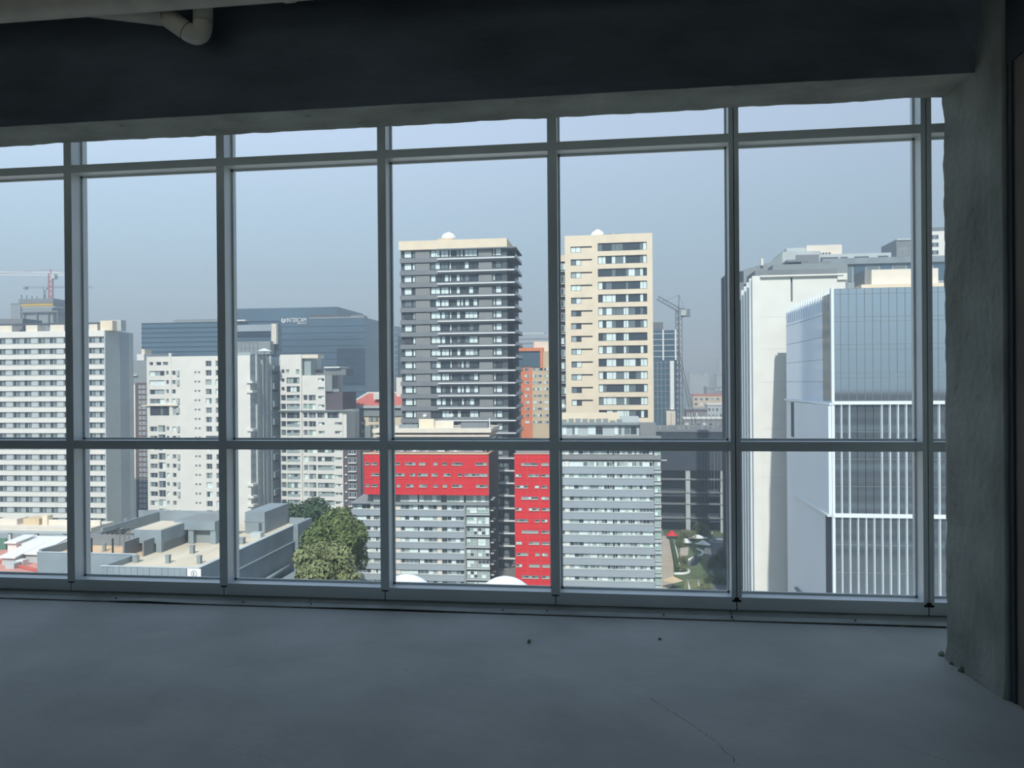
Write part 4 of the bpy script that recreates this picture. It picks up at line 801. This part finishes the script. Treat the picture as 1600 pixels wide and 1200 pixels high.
# ---- lattice crane
def lattice(g, a, c, w, n, m=0, r=.09):
    a, c = Vector(a), Vector(c); t = (c - a).normalized(); s = t.orthogonal().normalized() if abs(t.z) > .9 else Vector((0, 0, 1)); q = t.cross(s).normalized(); s = q.cross(t)
    cs = [s*w/2 + q*w/2, -s*w/2 + q*w/2, -s*w/2 - q*w/2, s*w/2 - q*w/2]
    for k in cs: g.bar(a + k, c + k, r, m)
    for i in range(n):
        p0, p1 = a.lerp(c, i/n), a.lerp(c, (i+1)/n)
        for j in range(4):
            g.bar(p0 + cs[j], p1 + cs[(j+1) % 4], r*.7, m)
def crane(name, label, px_, pyb, pyt, d, jib, cj, mm, jm, w, apex=None):
    f0, t0 = at(px_, pyb, d), at(px_, pyt, d); f0.z = GROUND; r = thing(name, label, 'crane', (f0.x, f0.y, f0.z)); L = Vector(f0)
    tp = Vector((f0.x, f0.y, t0.z)); g = G(); lattice(g, (0, 0, 0), tp - L, w, max(4, int((t0.z - f0.z)/w/1.3)), 0, w*.11); obj('mast', g.mesh('mast', [mm]), r)
    j = at(jib[0], jib[1], d) - L; c = at(cj[0], cj[1], d) - L; g = G(); h = tp - L; lattice(g, h, j, w*.8, max(6, int((j-h).length/w/1.2)), 0, w*.06); obj('jib', g.mesh('jib', [jm]), r)
    g = G(); lattice(g, h, c, w*.8, 4, 0, w*.06); obj('counter_jib', g.mesh('counter_jib', [jm]), r); g = G(); g.box(c.x - w, c.x + w, c.y - w*.6, c.y + w*.6, c.z - w*1.3, c.z + w*.4); obj('counterweight', g.mesh('counterweight', ['slate']), r)
    g = G(); g.box(h.x + w*.4, h.x + w*1.6, h.y - w*.6, h.y + w*.6, h.z - w*1.4, h.z - w*.1); obj('cab', g.mesh('cab', ['pale_grey']), r)
    if apex:
        ap = at(apex[0], apex[1], d) - L; g = G(); g.bar(h, ap, w*.16); g.bar(ap, h.lerp(j, .7), w*.05); g.bar(ap, c, w*.05); obj('tower_head', g.mesh('tower_head', [mm]), r)
crane('tower_crane', 'grey lattice tower crane right of the cream tower', 1062, 680, 484, 330, (1027, 465), (1071, 486), 'steel', 'steel', 1.9, (1061, 461))
cr_ = bpy.data.objects['tower_crane']; g = G()
for xa, xb in ((1056, 1083), (1059, 1088)): g.bar(at(xa, 540, 326) - cr_.location, at(xb, 665, 322) - cr_.location, .16)
obj('guy_cable', g.mesh('guy_cable', ['dark_steel']), cr_)
crane('site_crane', 'red masted crane with a long pale jib above the pale hotel', 80, 515, 428, 455, (-40, 427), (119, 428), 'rust_red', 'white_steel', 2.2, (79, 421))
crane('second_crane', 'thin grey crane lower than the red masted one', 70, 505, 449, 470, (145, 449), (40, 449), 'steel', 'steel', 1.0)
b = B('hazy_tower', 'hazy grey tower top beside the unfinished core', 'building', 17, 500, 520); b.xr = 25
b.box('wall', 0, b.u(33), 0, 12, GROUND, b.z(475), 'mid_grey'); b.box('roof_edge', -.3, b.u(33) + .3, -.3, 12, b.z(475), b.z(474), 'slate')
# ---- building under construction behind the hotel
b = B('construction_tower', 'unfinished tower core with yellow safety netting behind the pale hotel', 'building', 32, 500, 430); b.xr = 60
b.box('core', b.u(36), b.u(84), 0, 14, GROUND, b.z(487), 'mid_grey'); b.box('yellow_netting', b.u(35), b.u(85), -.6, -.3, b.z(478.5), b.z(474.5), 'yellow_net'); b.box('formwork', b.u(32), b.u(86), -.8, 15, b.z(474), b.z(467), 'slate'); b.box('slab', b.u(34), b.u(94), -1.5, 14, b.z(488.5), b.z(486.5), 'slate'); b.box('slab', b.u(36), b.u(88), -.5, 14, b.z(481), b.z(479.5), 'pale_grey'); b.box('jump_frame', b.u(37), b.u(83), -.3, 13, b.z(487), b.z(474), 'mid_grey')
for x in (36, 44, 52, 60, 72, 82): b.box('post', b.u(x), b.u(x + .8), -.8, -.4, b.z(467), b.z(459 + (x % 7)), 'steel')
for x in (40, 60, 78, 92): b.box('column', b.u(x), b.u(x + 1.4), -1.2, -.4, b.z(510), b.z(487), 'steel')
# ---- 13 unfinished dark concrete frame
b = B('unfinished_building', 'dark unfinished concrete frame building draped in netting beyond the park', 'building', 1020, 800, 262); b.xr = 1090; px = 262/1200
UR = b.u(1150, 800); zb = GROUND
b.box('core', 0, UR, 3.5, 30, GROUND, b.z(676), 'dark_concrete'); b.box('netting', 0, UR, -.3, 0, b.z(735), b.z(674), 'dark_concrete'); b.box('roof_slab', -.5, UR, -.6, 30, b.z(675), b.z(672), 'slate')
for y in (749.5, 770, 788, 810): b.box('floor_slab', 0, UR, -.3, 3.5, b.z(y + .6), b.z(y - .6), 'slate')
for y in (773, 813): b.box('edge_beam', 0, UR, 0, .4, b.z(y + 3), b.z(y), 'dark_concrete')
for x0, x1 in ((1071.5, 1078.5), (1125.5, 1131)): b.box('column', b.u(x0, 780), b.u(x1, 780), -.1, .9, GROUND, b.z(735), 'pale_grey')
for k in range(12): b.box('net_rope', b.u(1096 + k*3.4 + (k % 3), 760), b.u(1096.3 + k*3.4 + (k % 3), 760), -.45, -.35, b.z(748 + (k*37) % 40), b.z(690), 'louvre_grey')
g = G()
rr_ = random.Random(31); spoil = thing('spoil_heap', 'pale earth and scaffolding on top of the dark concrete frame', 'rubble', (b.o.x, b.o.y + 4, b.z(672)))
for k in range(60):
    x = b.u(1022 + 112*rr_.random()); s = rr_.uniform(.3, 1.0); y = rr_.uniform(0, 12); g.lathe([(s, 0), (s*.8, s*.5*rr_.random() + .3), (.1, s*rr_.uniform(.5, 1.1) + .4)], 6, (x, y, 0))
o = obj('earth', g.mesh('earth', ['louvre_grey']), spoil); o['kind'] = 'stuff'
for k in range(14): x = b.u(1026 + k*8); obj('scaffold_post', cube('steel'), spoil, (x, 2, 0), 0, (.12, .12, rr_.uniform(2, 6)))
# ---- 14 mirrored office, nearest on the far side of the street
b = B('mirror_office', 'mirrored glass office with white floor bands nearest the concrete column', 'building', 1300, 600, 112); b.xr = 1340; px = 112/1200
zt = b.z(450.5); UE = b.u(1530); vL = b.vs(1228.5); pw = b.u(1313.1) - b.u(1300.6); u0 = b.u(1301.5)
zW1 = b.z(629.3); zW2 = b.z(805.5); fh = (zW1 - zW2)/4
b.box('body', .5, UE, .6, vL, GROUND, zt - .4, 'charcoal'); b.box('corner_post', -.1, .28, -.25, .3, GROUND, zt + .1, 'cool_white')
cols = int((UE - u0)/pw)
rows = []; z = zt
edges = [b.z(y) for y in (450.5, 459, 495, 502, 538, 546, 582, 590, 627)] + [b.z(632) - (b.z(632) - b.z(803))*k/4 for k in range(5)] + [b.z(808) - 4.05*k for k in range(1, 5)]
prev = None
for j in range(len(edges)-1):
    za, zb_ = edges[j+1], edges[j]
    if j == 13: zb_ = b.z(808)
    if j == 8: continue
    if zb_ - za < .2: continue
    for i in range(cols):
        ua = u0 + pw*i; b.box('pane', ua + .03, ua + pw - .03, .0 + .004*((i*7 + j*3) % 5), .1, za + .03, zb_ - .03, 'mirror_glass')
    b.box('transom', u0, UE, -.02, .12, za - .03, za + .03, 'slate')
for i in range(cols + 1):
    ua = u0 + pw*i; b.box('glazing_bar', ua - .025, ua + .025, -.06, .1, b.z(627), zt, 'slate')
    if i not in (3, 4, 5): b.box('white_fin', ua - .05, ua + .05, -.32, .1, b.z(803), b.z(632), 'cool_white')
    b.box('white_fin', ua - .05, ua + .05, -.32, .1, GROUND, b.z(808), 'cool_white')
for y0, y1 in ((632, 626.8), (808.3, 803)): b.box('white_band', 0, UE, -.4, .15, b.z(y0), b.z(y1), 'cool_white')
# flank of the mirrored office
def fl(name, x0, x1, ya, yb, off, t, m):           # panel on the side wall between two image columns, heights taken at the near corner
    return b.box(name, off - t, off, b.vs(x1, 0), b.vs(x0, 0), b.z(ya, 1300), b.z(yb, 1300), m)
b.box('flank_glass', .05, .5, .3, vL, b.z(632), zt - .9, 'flank_glass'); b.box('flank_dark_bay', -.02, .1, .3, b.vs(1286), b.z(627), b.z(457), 'pane_mid'); b.box('flank_panel', .02, .5, .3, vL, GROUND, b.z(632), 'opal_panel')
nf = 18
for k in range(nf): v0 = .6 + (vL - .9)*k/nf; b.box('crown_fin', -.05, .25, v0, v0 + .12, b.z(482), zt + .1, 'cool_white')
for k in range(1, 5): b.box('flank_joint', .0, .06, .3, vL, b.z(450.5) - (b.z(450.5) - b.z(632))*k/5 - .05, b.z(450.5) - (b.z(450.5) - b.z(632))*k/5, 'blue_grey')
b.box('flank_ledge', -.35, .05, 0, vL, b.z(633), b.z(629.5), 'cool_white')
b.box('flank_box', -.55, .05, 0, vL*.80, b.z(806), b.z(634), 'opal_panel'); b.box('flank_ledge', -.75, .05, 0, vL*.80, b.z(808), b.z(805), 'cool_white'); b.box('flank_window', -.58, -.5, vL*.72, vL*.79, b.z(700), b.z(634.5), 'charcoal')
b.box('flank_window', -.05, .06, .3, b.vs(1289), GROUND, b.z(809), 'charcoal'); b.box('flank_ledge', -.5, .05, .3, vL*.75, b.z(985), b.z(981), 'slate')
b.box('roof_upstand', .2, UE, .3, .6, zt - .4, zt + .05, 'slate'); b.box('plant_room', b.u(1362, 430, 5), b.u(1466, 430, 5), 5, 11, zt - .4, b.z(420.5, 1400, 5), 'warm_white'); b.box('plant_side', b.u(1351, 430, 6), b.u(1362, 430, 6), 6, 11, zt - .4, b.z(421, 1400, 6), 'louvre_grey'); b.box('roof_wall', b.u(1346, 440, 4), UE, 4, 12, zt - .4, b.z(443.5, 1400, 4), 'cream_render')
# ---- 15 white slab tower behind it
b = B('white_gable_tower', 'white stone tower with a tall blank gable and ribbed edge', 'building', 1177, 600, 150); b.xr = 1210; px = 150/1200
zt = b.z(433); UE = b.u(1322)
wj = [(b.u(1236.5), b.u(1239.5), b.z(472), b.z(434.5))]
b.wall('gable_wall', 0, UE, GROUND, zt, wj, 0, .5, 'white_render'); b.box('body', .1, UE, .5, 20, GROUND, zt - .1, 'slate'); b.box('corner_pier', -.1, b.u(1189), -.25, .4, GROUND, zt + .3, 'white_render')
for y in (495, 545, 597, 670, 745): b.box('stone_joint', b.u(1189), UE, -.01, .03, b.z(y + .4), b.z(y), 'pale_grey')
for k, x in enumerate((1161, 1165, 1169, 1173)): v0 = b.vs(x, 0); b.box('edge_rib', -.9 + k*.15, 0, 1.0 + (3-k)*2.2, 1.5 + (3-k)*2.2, GROUND, zt - (3-k)*.5, 'cool_white')
b.box('cornice', b.u(1188), b.u(1318), -.6, .2, b.z(433), b.z(430.5), 'white_render'); b.box('roof_storey', b.u(1182), b.u(1312), .8, 10, zt, b.z(421), 'slate'); b.box('roof_cap', b.u(1309), b.u(1324), -.4, 3, b.z(440), b.z(430), 'white_render')
b.box('side_storey', -.9, 0, 10, 20, GROUND, b.z(430), 'slate')
b = B('balcony_sliver', 'dark balcony stack squeezed at the edge of the white stone tower', 'building', 1140, 600, 200); b.xr = 1150
b.box('wall', 0, b.u(1163), 0, 14, GROUND, b.z(424, 1150), 'dark_concrete')
for i in range(24): b.box('balcony', b.u(1152), b.u(1159), -1.2, 0, b.z(455 + i*22.5), b.z(452 + i*22.5), 'pale_grey')
# ---- 16 hillside complex at the back
b = B('hilltop_complex', 'sprawling grey rooftop complex rising behind the white stone tower', 'building', 1290, 420, 260); b.xr = 1290; px = 260/1200
b.box('glass_storey', b.u(1220), b.u(1560), 2, 40, GROUND, b.z(413), 'blue_grey'); b.box('roof_band', b.u(1288), b.u(1560), 1, 40, b.z(413), b.z(403.5), 'concrete')
for k in range(9): b.box('glass_bay', b.u(1296 + k*21), b.u(1314 + k*21), 1.8, 2.1, b.z(440), b.z(414.5), ('tint_glass', 'pane_mid')[k % 2])
b.box('terrace_block', b.u(1228), b.u(1288), 4, 20, b.z(414), b.z(388.5), 'pale_grey'); b.box('terrace_recess', b.u(1249), b.u(1286), 3.8, 4.1, b.z(406), b.z(394.5), 'slate')
b.box('upper_terrace', b.u(1288), b.u(1404), 6, 20, b.z(404), b.z(393), 'pale_grey')
for x0, x1 in ((1290, 1319), (1323, 1334), (1345, 1368), (1383, 1399)): b.box('opening', b.u(x0), b.u(x1), 5.8, 6.1, b.z(402), b.z(398), 'charcoal')
b.box('penthouse', b.u(1271), b.u(1328), 8, 18, b.z(394), b.z(376.5), 'warm_white'); b.box('penthouse_side', b.u(1240), b.u(1271), 9, 16, b.z(390), b.z(379), 'pale_grey')
for k in range(4): b.box('opening', b.u(1291.5 + k*5), b.u(1294.5 + k*5), 7.8, 8.1, b.z(392), b.z(389), 'charcoal')
g = G(); pa = [(b.u(1150), b.z(424, 1155)), (b.u(1192), b.z(411, 1192)), (b.u(1209), b.z(405)), (b.u(1228), b.z(390)), (b.u(1228), b.z(440)), (b.u(1150), b.z(440))]
i = 0; g.v = [(x, 4, z - GROUND) for x, z in pa] + [(x, 24, z - GROUND) for x, z in pa]; n = 6; g.f = [tuple(reversed(range(n))), tuple(range(n, 2*n))] + [(k, (k+1) % n, n + (k+1) % n, n + k) for k in range(n)]; g.m = [0]*len(g.f); b.add('sloping_wing', g, ['mid_grey'])
b.box('canopy', b.u(1228), b.u(1261), -3, 4, b.z(410), b.z(406.5), 'slate'); b.box('canopy', b.u(1250), b.u(1296), -3, 3, b.z(414), b.z(410.5), 'slate'); b.box('chimney', b.u(1193), b.u(1197), 3, 5, b.z(410), b.z(399), 'white_render'); b.box('lower_roof', b.u(1205), b.u(1320), -4, 4, GROUND, b.z(414), 'mid_grey')
b = B('white_block', 'white block with grey strip windows at the top of the rooftop complex', 'building', 1405, 400, 300); b.xr = 1440
b.box('dark_side', 0, b.u(1452), 3, 20, GROUND, b.z(371), 'slate'); b.box('white_front', b.u(1452), b.u(1520), 0, 20, GROUND, b.z(362), 'white_render'); b.box('roof_plant', b.u(1458), b.u(1500), 4, 12, b.z(362), b.z(353), 'steel'); b.box('coping', 0, b.u(1452), 2.6, 3, b.z(372.5), b.z(370), 'pale_grey')
for j in range(3):
    b.win(b.u(1456), b.u(1468), b.z(374.5 + 12*j), b.z(367.5 + 12*j), -.1, 3, 1, 'frame_white', ('pane_dark', 'pane_mid'), False)
    for k in range(4): b.win(b.u(1409 + k*9), b.u(1414 + k*9), b.z(389 + 7*j), b.z(385 + 7*j), 2.9, 1, 1, 'frame_white', ('pane_mid',), False)
# ---- the block next door, which the mirrored office reflects
nb = thing('neighbour_building', 'dark lower block across from the mirrored glass office', 'building', (28, -45, GROUND))
obj('body', cube('dark_concrete'), nb, (0, 0, 0), 0, (150, 42, 47.5))
for j in range(12): obj('window_band', cube('pane_mid' if j % 3 else 'pane_pale'), nb, (3, 42, 2.2 + j*3.8), 0, (144, .12, 1.5))
# ---- 17 white domes on a roof below the window
dr = thing('dome_roof', 'flat white roof just below the sill carrying two domes', 'roof', (0, 0, 0)); pc = at(712, 980, 45); dr.location = (pc.x, pc.y, pc.z - 3)
obj('roof_slab', cube('white_render'), dr, (-9, -3.5, 0), 0, (18, 7.5, .4)); obj('wall', cube('mid_grey'), dr, (-8.7, -3.2, -(pc.z - 3 - GROUND)), 0, (17.4, 6.9, pc.z - 3 - GROUND))
for x, y, lab in ((634, 898, 'white dome next to the round tree crown below the sill'), (789, 901, 'white dome below the red clad end column')):
    t = at(x, y, 45); zb = pc.z - 2.62; a, hh = 3.05, t.z - zb
    prof = [(a*math.cos(q), hh*math.sin(q)) for q in (math.pi/2*k/14 for k in range(15))]; prof[-1] = (.02, hh)
    dm = thing('roof_dome', lab, 'dome', (t.x, t.y, zb)); g = G(); g.lathe(prof, 40); obj('shell', g.mesh('shell', ['white_steel'], True), dm)
    g = G(); g.lathe([(a*1.03, 0), (a*1.03, .12), (a*.98, .14)], 40); obj('base_ring', g.mesh('base_ring', ['pale_grey']), dm)
# ---- 18 ground, streets, park
g = G(); g.box(-3000, 3000, -1500, 6000, GROUND - 2, GROUND); struct('ground', g.mesh('ground', ['city_ground']), 'streets and city ground far below')
def zone(name, label, cat, pts, m, h=.25):
    p = [onz(x, y, GROUND) for x, y in pts]; c = p[0]; g = G(); g.prism([(q.x - c.x, q.y - c.y) for q in p], 0, h); return tag(obj(name, g.mesh(name, [m]), None, (c.x, c.y, GROUND)), label, cat)
o = zone('lawn', 'park lawn between the grey slab block and the dark concrete frame', 'lawn', [(1030, 960), (1175, 960), (1150, 828), (1037, 828)], 'lawn', .1); 
zone('path', 'pale paved walkway along the foot of the grey slab block', 'path', [(1036, 925), (1053, 915), (1052, 880), (1046, 846), (1041, 838), (1034, 838), (1034, 925)], 'paving', .2)
zone('pond', 'dark pond in the middle of the park lawn', 'pond', [(1072, 878), (1086, 868), (1096, 874), (1088, 884), (1074, 886)], 'water', .18)
zone('car_park', 'dark paved parking ground at the edge of the park lawn', 'parking', [(1108, 960), (1180, 960), (1165, 836), (1110, 840), (1104, 880)], 'asphalt', .22)
zone('plaza', 'pale curved plaza between the park lawn and parking ground', 'plaza', [(1062, 872), (1075, 868), (1076, 856), (1063, 857)], 'paving', .2)
zone('sand_patch', 'light sandy patch beside the white park tents', 'sand', [(1098, 866), (1112, 868), (1110, 858), (1102, 856)], 'paving', .24)
def path_tube(name, label, cat, pts, r, m, n=8, z=.4):
    p = [onz(x, y, GROUND) + Vector((0, 0, z)) for x, y in pts]; c = Vector((p[0].x, p[0].y, GROUND)); q = bend([k - c for k in p], 6, .45) if len(p) > 2 else [k - c for k in p]
    g = G(); g.tube(q, r, n); return tag(obj(name, g.mesh(name, [m], True), None, c), label, cat)
path_tube('curved_bench', 'white S curved bench in the middle of the park lawn', 'bench', [(1089, 860), (1099, 864), (1097, 869), (1091, 871)], .38, 'white_steel')
path_tube('curved_bench', 'short white bench beside the dark pond', 'bench', [(1083, 873), (1075, 878)], .38, 'white_steel')
path_tube('planter_ring', 'white looped planter wall at the near end of the hedge', 'planter', [(1053, 899), (1068, 899), (1077, 897), (1076, 893), (1071, 892)], .4, 'white_steel')
path_tube('planter_kerb', 'long thin white kerb beside the clipped hedge', 'kerb', [(1052, 845), (1058, 868), (1063, 893)], .3, 'white_steel')
path_tube('roundabout_kerb', 'grey ring kerb in the shade beyond the park', 'kerb', [(1140, 846), (1115, 845), (1108, 848), (1118, 851), (1140, 851)], .5, 'mid_grey')
path_tube('archway', 'thin pale arch standing over the parking ground', 'arch', [(1112, 836), (1113, 832)], .25, 'pale_grey')
pts = [(1047, 848), (1051, 847), (1062, 892), (1056, 896)]; p = [onz(x, y, GROUND) for x, y in pts]; c = p[0]; g = G(); g.prism([(q.x - c.x, q.y - c.y) for q in p], 0, 1.4); tag(obj('clipped_hedge', g.mesh('clipped_hedge', ['leaf_dark']), None, (c.x, c.y, GROUND)), 'long clipped hedge beside the paved walkway', 'hedge')
# tents, umbrellas, kiosk
def tent(px_, py_, w, l, hh, label, rz, m='white_steel', nm='park_tent', cat='tent'):
    p = onz(px_, py_, GROUND); t = thing(nm, label, cat, (p.x, p.y, GROUND), rz)
    g = G(); nu, nv = 10, 6; g.v = [(w*(i/nu - .5), l*(j/nv - .5), hh*(.45 + .55*math.sin(math.pi*j/nv)*(.55 + .45*math.cos(2*math.pi*(i/nu - .5))))) for j in range(nv+1) for i in range(nu+1)]; g.f = [(j*(nu+1)+i, j*(nu+1)+i+1, (j+1)*(nu+1)+i+1, (j+1)*(nu+1)+i) for j in range(nv) for i in range(nu)]; g.m = [0]*len(g.f); obj('canopy', g.mesh('canopy', [m], True), t)
    for sx_ in (-.5, .5):
        for sy_ in (-.5, .5): gg = G(); gg.tube([(w*sx_*.96, l*sy_*.96, 0), (w*sx_*.96, l*sy_*.96, hh*.45)], .08, 6); obj('pole', gg.mesh('pole', ['steel']), t)
tent(1090, 845, 6, 2, 2.0, 'white membrane tent farthest back in the park', .1); tent(1072, 852, 3.6, 2.6, 2.2, 'white membrane tent beside the clipped hedge', -.3); tent(1099, 855, 4.6, 2.4, 2.2, 'longest white membrane tent in the park', -.5)
tent(1050, 842, 3.6, 3, 2.8, 'red umbrella canopy at the far end of the walkway', 0, 'red_panel', 'red_canopy', 'umbrella')
p = onz(1051, 921, GROUND); t = thing('pyramid_canopy', 'pale pyramid canopy at the near end of the walkway', 'canopy', (p.x, p.y, GROUND)); g = G(); g.lathe([(2.6, 2.2), (.1, 3.3)], 4); obj('roof', g.mesh('roof', ['beige_render']), t); g = G(); g.tube([(0, 0, 0), (0, 0, 3)], .12, 8); obj('pole', g.mesh('pole', ['steel']), t)
zone('planted_bed', 'bright green planted bed with white edging at the foot of the window view', 'garden', [(1068, 930), (1102, 930), (1098, 908), (1070, 908)], 'leaf_light', .5)
for x in (1074, 1090): path_tube('bed_edging', 'white edging on the walkway end of the bright planted bed' if x == 1074 else 'white edging on the parking end of the bright planted bed', 'edging', [(x, 909), (x + 4, 928)], .22, 'white_steel', 6, .6)
# ---- trees
def tree(label, px_, py_, d, r, hz, mm, n, seed, trunk=True, group='leafy trees', cat='tree', base=None):
    rr = random.Random(seed); c = at(px_, py_, d); zb = GROUND if base is None else base; t = thing('leafy_tree', label, cat, (c.x, c.y, zb), 0, group); cz = c.z - zb
    g = G(); g.tube([(0, 0, 0), (rr.uniform(-.2, .2), 0, cz*.5), (0, 0, cz)], [r*.09, r*.07, r*.03], 8)
    for k in range(5): a = rr.uniform(0, 6.28); g.tube([(0, 0, cz - hz*.6), (r*.5*math.cos(a), r*.5*math.sin(a), cz + hz*rr.uniform(-.1, .4))], [r*.04, r*.015], 6)
    obj('trunk', g.mesh('trunk', ['bark']), t)
    blobs = []
    for k in range(16):
        a, e = rr.uniform(0, 6.28), rr.uniform(-.7, 1.0); q = rr.uniform(.35, .78); blobs.append((r*q*math.cos(a)*math.cos(e), r*q*math.sin(a)*math.cos(e), hz*q*math.sin(e), r*rr.uniform(.28, .46)))
    V, Fc = [], []; s0 = r*.055
    for k in range(n):
        bx, by, bz_, br = blobs[k % 16]; dv = Vector((rr.gauss(0, 1), rr.gauss(0, 1), rr.gauss(0, 1) + .3)).normalized(); p = Vector((bx, by, bz_ + cz)) + dv*br*rr.uniform(.75, 1.05)
        nn = (dv + Vector((rr.gauss(0, .5), rr.gauss(0, .5), rr.gauss(0, .5)))).normalized(); a = nn.orthogonal().normalized(); bq = nn.cross(a); sz = s0*rr.uniform(.6, 1.4); th = rr.uniform(0, 6.28); a, bq = a*math.cos(th) + bq*math.sin(th), bq*math.cos(th) - a*math.sin(th)
        i = len(V); V += [tuple(p + a*sz), tuple(p + bq*sz*.6), tuple(p - a*sz), tuple(p - bq*sz*.6)]; Fc.append((i, i+1, i+2, i+3))
    o = obj('foliage', mesh('foliage', V, Fc, [mm]), t); o['kind'] = 'stuff'
tree('round yellow green tree crown in front of the grey slab block', 507, 893, 118, 5.6, 4.2, 'leaf_light', 9000, 1)
tree('large dark green tree behind the round yellow green one', 512, 845, 140, 6.6, 6.0, 'leaf', 9000, 2)
tree('dark green tree rising behind the concrete parapet wall', 470, 818, 172, 7.5, 4.0, 'leaf_dark', 7000, 3)
tree('green tree touching the edge of the grey slab block', 541, 862, 150, 5.2, 5.5, 'leaf', 7000, 4)
tree('tall thin green tree between the dark wall and the plum brown wing', 495, 820, 165, 5.0, 4.5, 'leaf_dark', 5000, 5)
for k, (x, y, r, lab, mm) in enumerate(((1097, 829, 3.4, 'park tree casting shade in front of the dark concrete frame', 'leaf'), (1080, 838, 2.4, 'yellowish park tree behind the white tents', 'leaf_light'), (1068, 836, 2.4, 'small yellowish park tree beside the red umbrella canopy', 'leaf_light'), (1062, 849, 2.2, 'small green park tree at the far end of the hedge', 'leaf'), (1066, 876, 2.0, 'slim bright green tree beside the hedge', 'leaf_light'), (1066, 887, 1.6, 'smaller bright green shrub tree at the near end of the hedge', 'leaf_light'), (1125, 882, 4.0, 'dark green tree over the parking ground', 'leaf_dark'), (1120, 905, 3.6, 'dark green tree at the near end of the parking ground', 'leaf_dark'), (1132, 868, 3.6, 'dark green tree beside the ribbed white tower edge', 'leaf_dark'), (1103, 922, 2.2, 'bright green bush at the corner of the planted bed', 'leaf_light'))):
    p = onz(x, y + 6, GROUND); d = (p - CAM).dot(FW); tree(lab, x, y, d, r, r*.9, mm, 1800, 50 + k, group='park trees')
# ---- far low city and hills
rr_ = random.Random(77)
for k, (x0, x1, yt, yb, d, m, lab) in enumerate(((1068, 1152, 655, 690, 420, 'louvre_grey', 'low grey workshop roof behind the dark concrete frame'), (1105, 1160, 633, 660, 520, 'pale_grey', 'wide low pale hall with a grey roof far beyond the crane'), (1083, 1160, 618, 640, 640, 'beige_render', 'long beige terrace block far beyond the crane'), (1072, 1105, 640, 668, 470, 'brown_render', 'brown block at the foot of the crane'), (1104, 1160, 606, 616, 900, 'slate', 'long dark roofed hall on the far plain'), (1078, 1108, 583, 592, 1500, 'pale_grey', 'white block on the hazy hillside'), (1120, 1150, 587, 592, 1400, 'pale_grey', 'low white block lower on the hazy hillside'), (1125, 1150, 561, 565, 2200, 'white_render', 'tiny white block near the ridge of the hazy hill'), (1090, 1120, 654, 672, 440, 'warm_white', 'cream block between the brown block and pale hall'))):
    b = B('distant_block', lab, 'building', x0, 600, d); b.xr = (x0+x1)/2; b.box('wall', 0, b.u(x1), 0, d*.03, GROUND, b.z(yt), m); b.box('roof', -.4, b.u(x1) + .4, -.5, d*.03, b.z(yt), b.z(yt) + d*.002, ('red_roof' if k in (2,) else 'white_render' if k in (0, 1) else 'mid_grey'))
    h = b.z(yt) - b.z(yb); n = 9
    if h*1200/d > 8:
        for j in range(2):
            for i in range(n): w = b.u(x1)/n; b.win(w*(i + .2), w*(i + .8), b.z(yt) - h*(.35 + .35*j), b.z(yt) - h*(.16 + .35*j), -.1, 1, 1, 'frame_white', (pick(rr_, GEN),), False, t=.15)
def hill(name, label, d0, d1, f, n=90, mm='hill_green'):
    V, Fc = [], []
    for j, t in enumerate((0, .35, .7, 1.0)):
        for i in range(n+1):
            x = -400 + 2400*i/n; yy = f(x); d = d0 + (d1 - d0)*t; p = at(x, 600, d); top = at(x, yy, d1).z; V.append((p.x, p.y, GROUND + (top - GROUND)*(t**.8)*(1 if j else 0) + (random.Random(i*7 + j).uniform(-1, 1)*d*.0008 if j else 0)))
    for j in range(3):
        for i in range(n): a = j*(n+1)+i; Fc.append((a, a+1, a+n+2, a+n+1))
    struct(name, mesh(name, V, Fc, [mm], None, True), label)
hill('hill_near', 'wooded hillside under haze', 1100, 2400, lambda x: 583 - 12*math.sin(x*.004 + .4) - 3*math.sin(x*.021)); hill('hill_far', 'hazy ridge on the skyline', 2600, 3600, lambda x: 567 - 8*math.sin(x*.003 + 1.1) - 2*math.sin(x*.017))
# ---- haze filling the valley
m = bpy.data.materials.new('valley_haze'); m.use_nodes = True; n = m.node_tree.nodes; n.clear(); o = n.new('ShaderNodeOutputMaterial'); s1 = n.new('ShaderNodeVolumeScatter'); s1.inputs['Color'].default_value = (.60, .72, .82, 1); s1.inputs['Density'].default_value = HAZE; s1.inputs['Anisotropy'].default_value = 0.0
ab = n.new('ShaderNodeVolumeAbsorption'); ab.inputs['Color'].default_value = (.35, .5, .6, 1); ab.inputs['Density'].default_value = HAZE * .25; sm = n.new('ShaderNodeAddShader'); m.node_tree.links.new(s1.outputs[0], sm.inputs[0]); m.node_tree.links.new(ab.outputs[0], sm.inputs[1])
m.node_tree.links.new(sm.outputs[0], o.inputs['Volume']); MATS['valley_haze'] = m
g = G(); g.box(-2600, 2600, 70, 3900, GROUND - 1, 130); o = obj('haze', g.mesh('haze', ['valley_haze'])); tag(o, 'thin blue grey haze over the city', None, None, 'stuff')
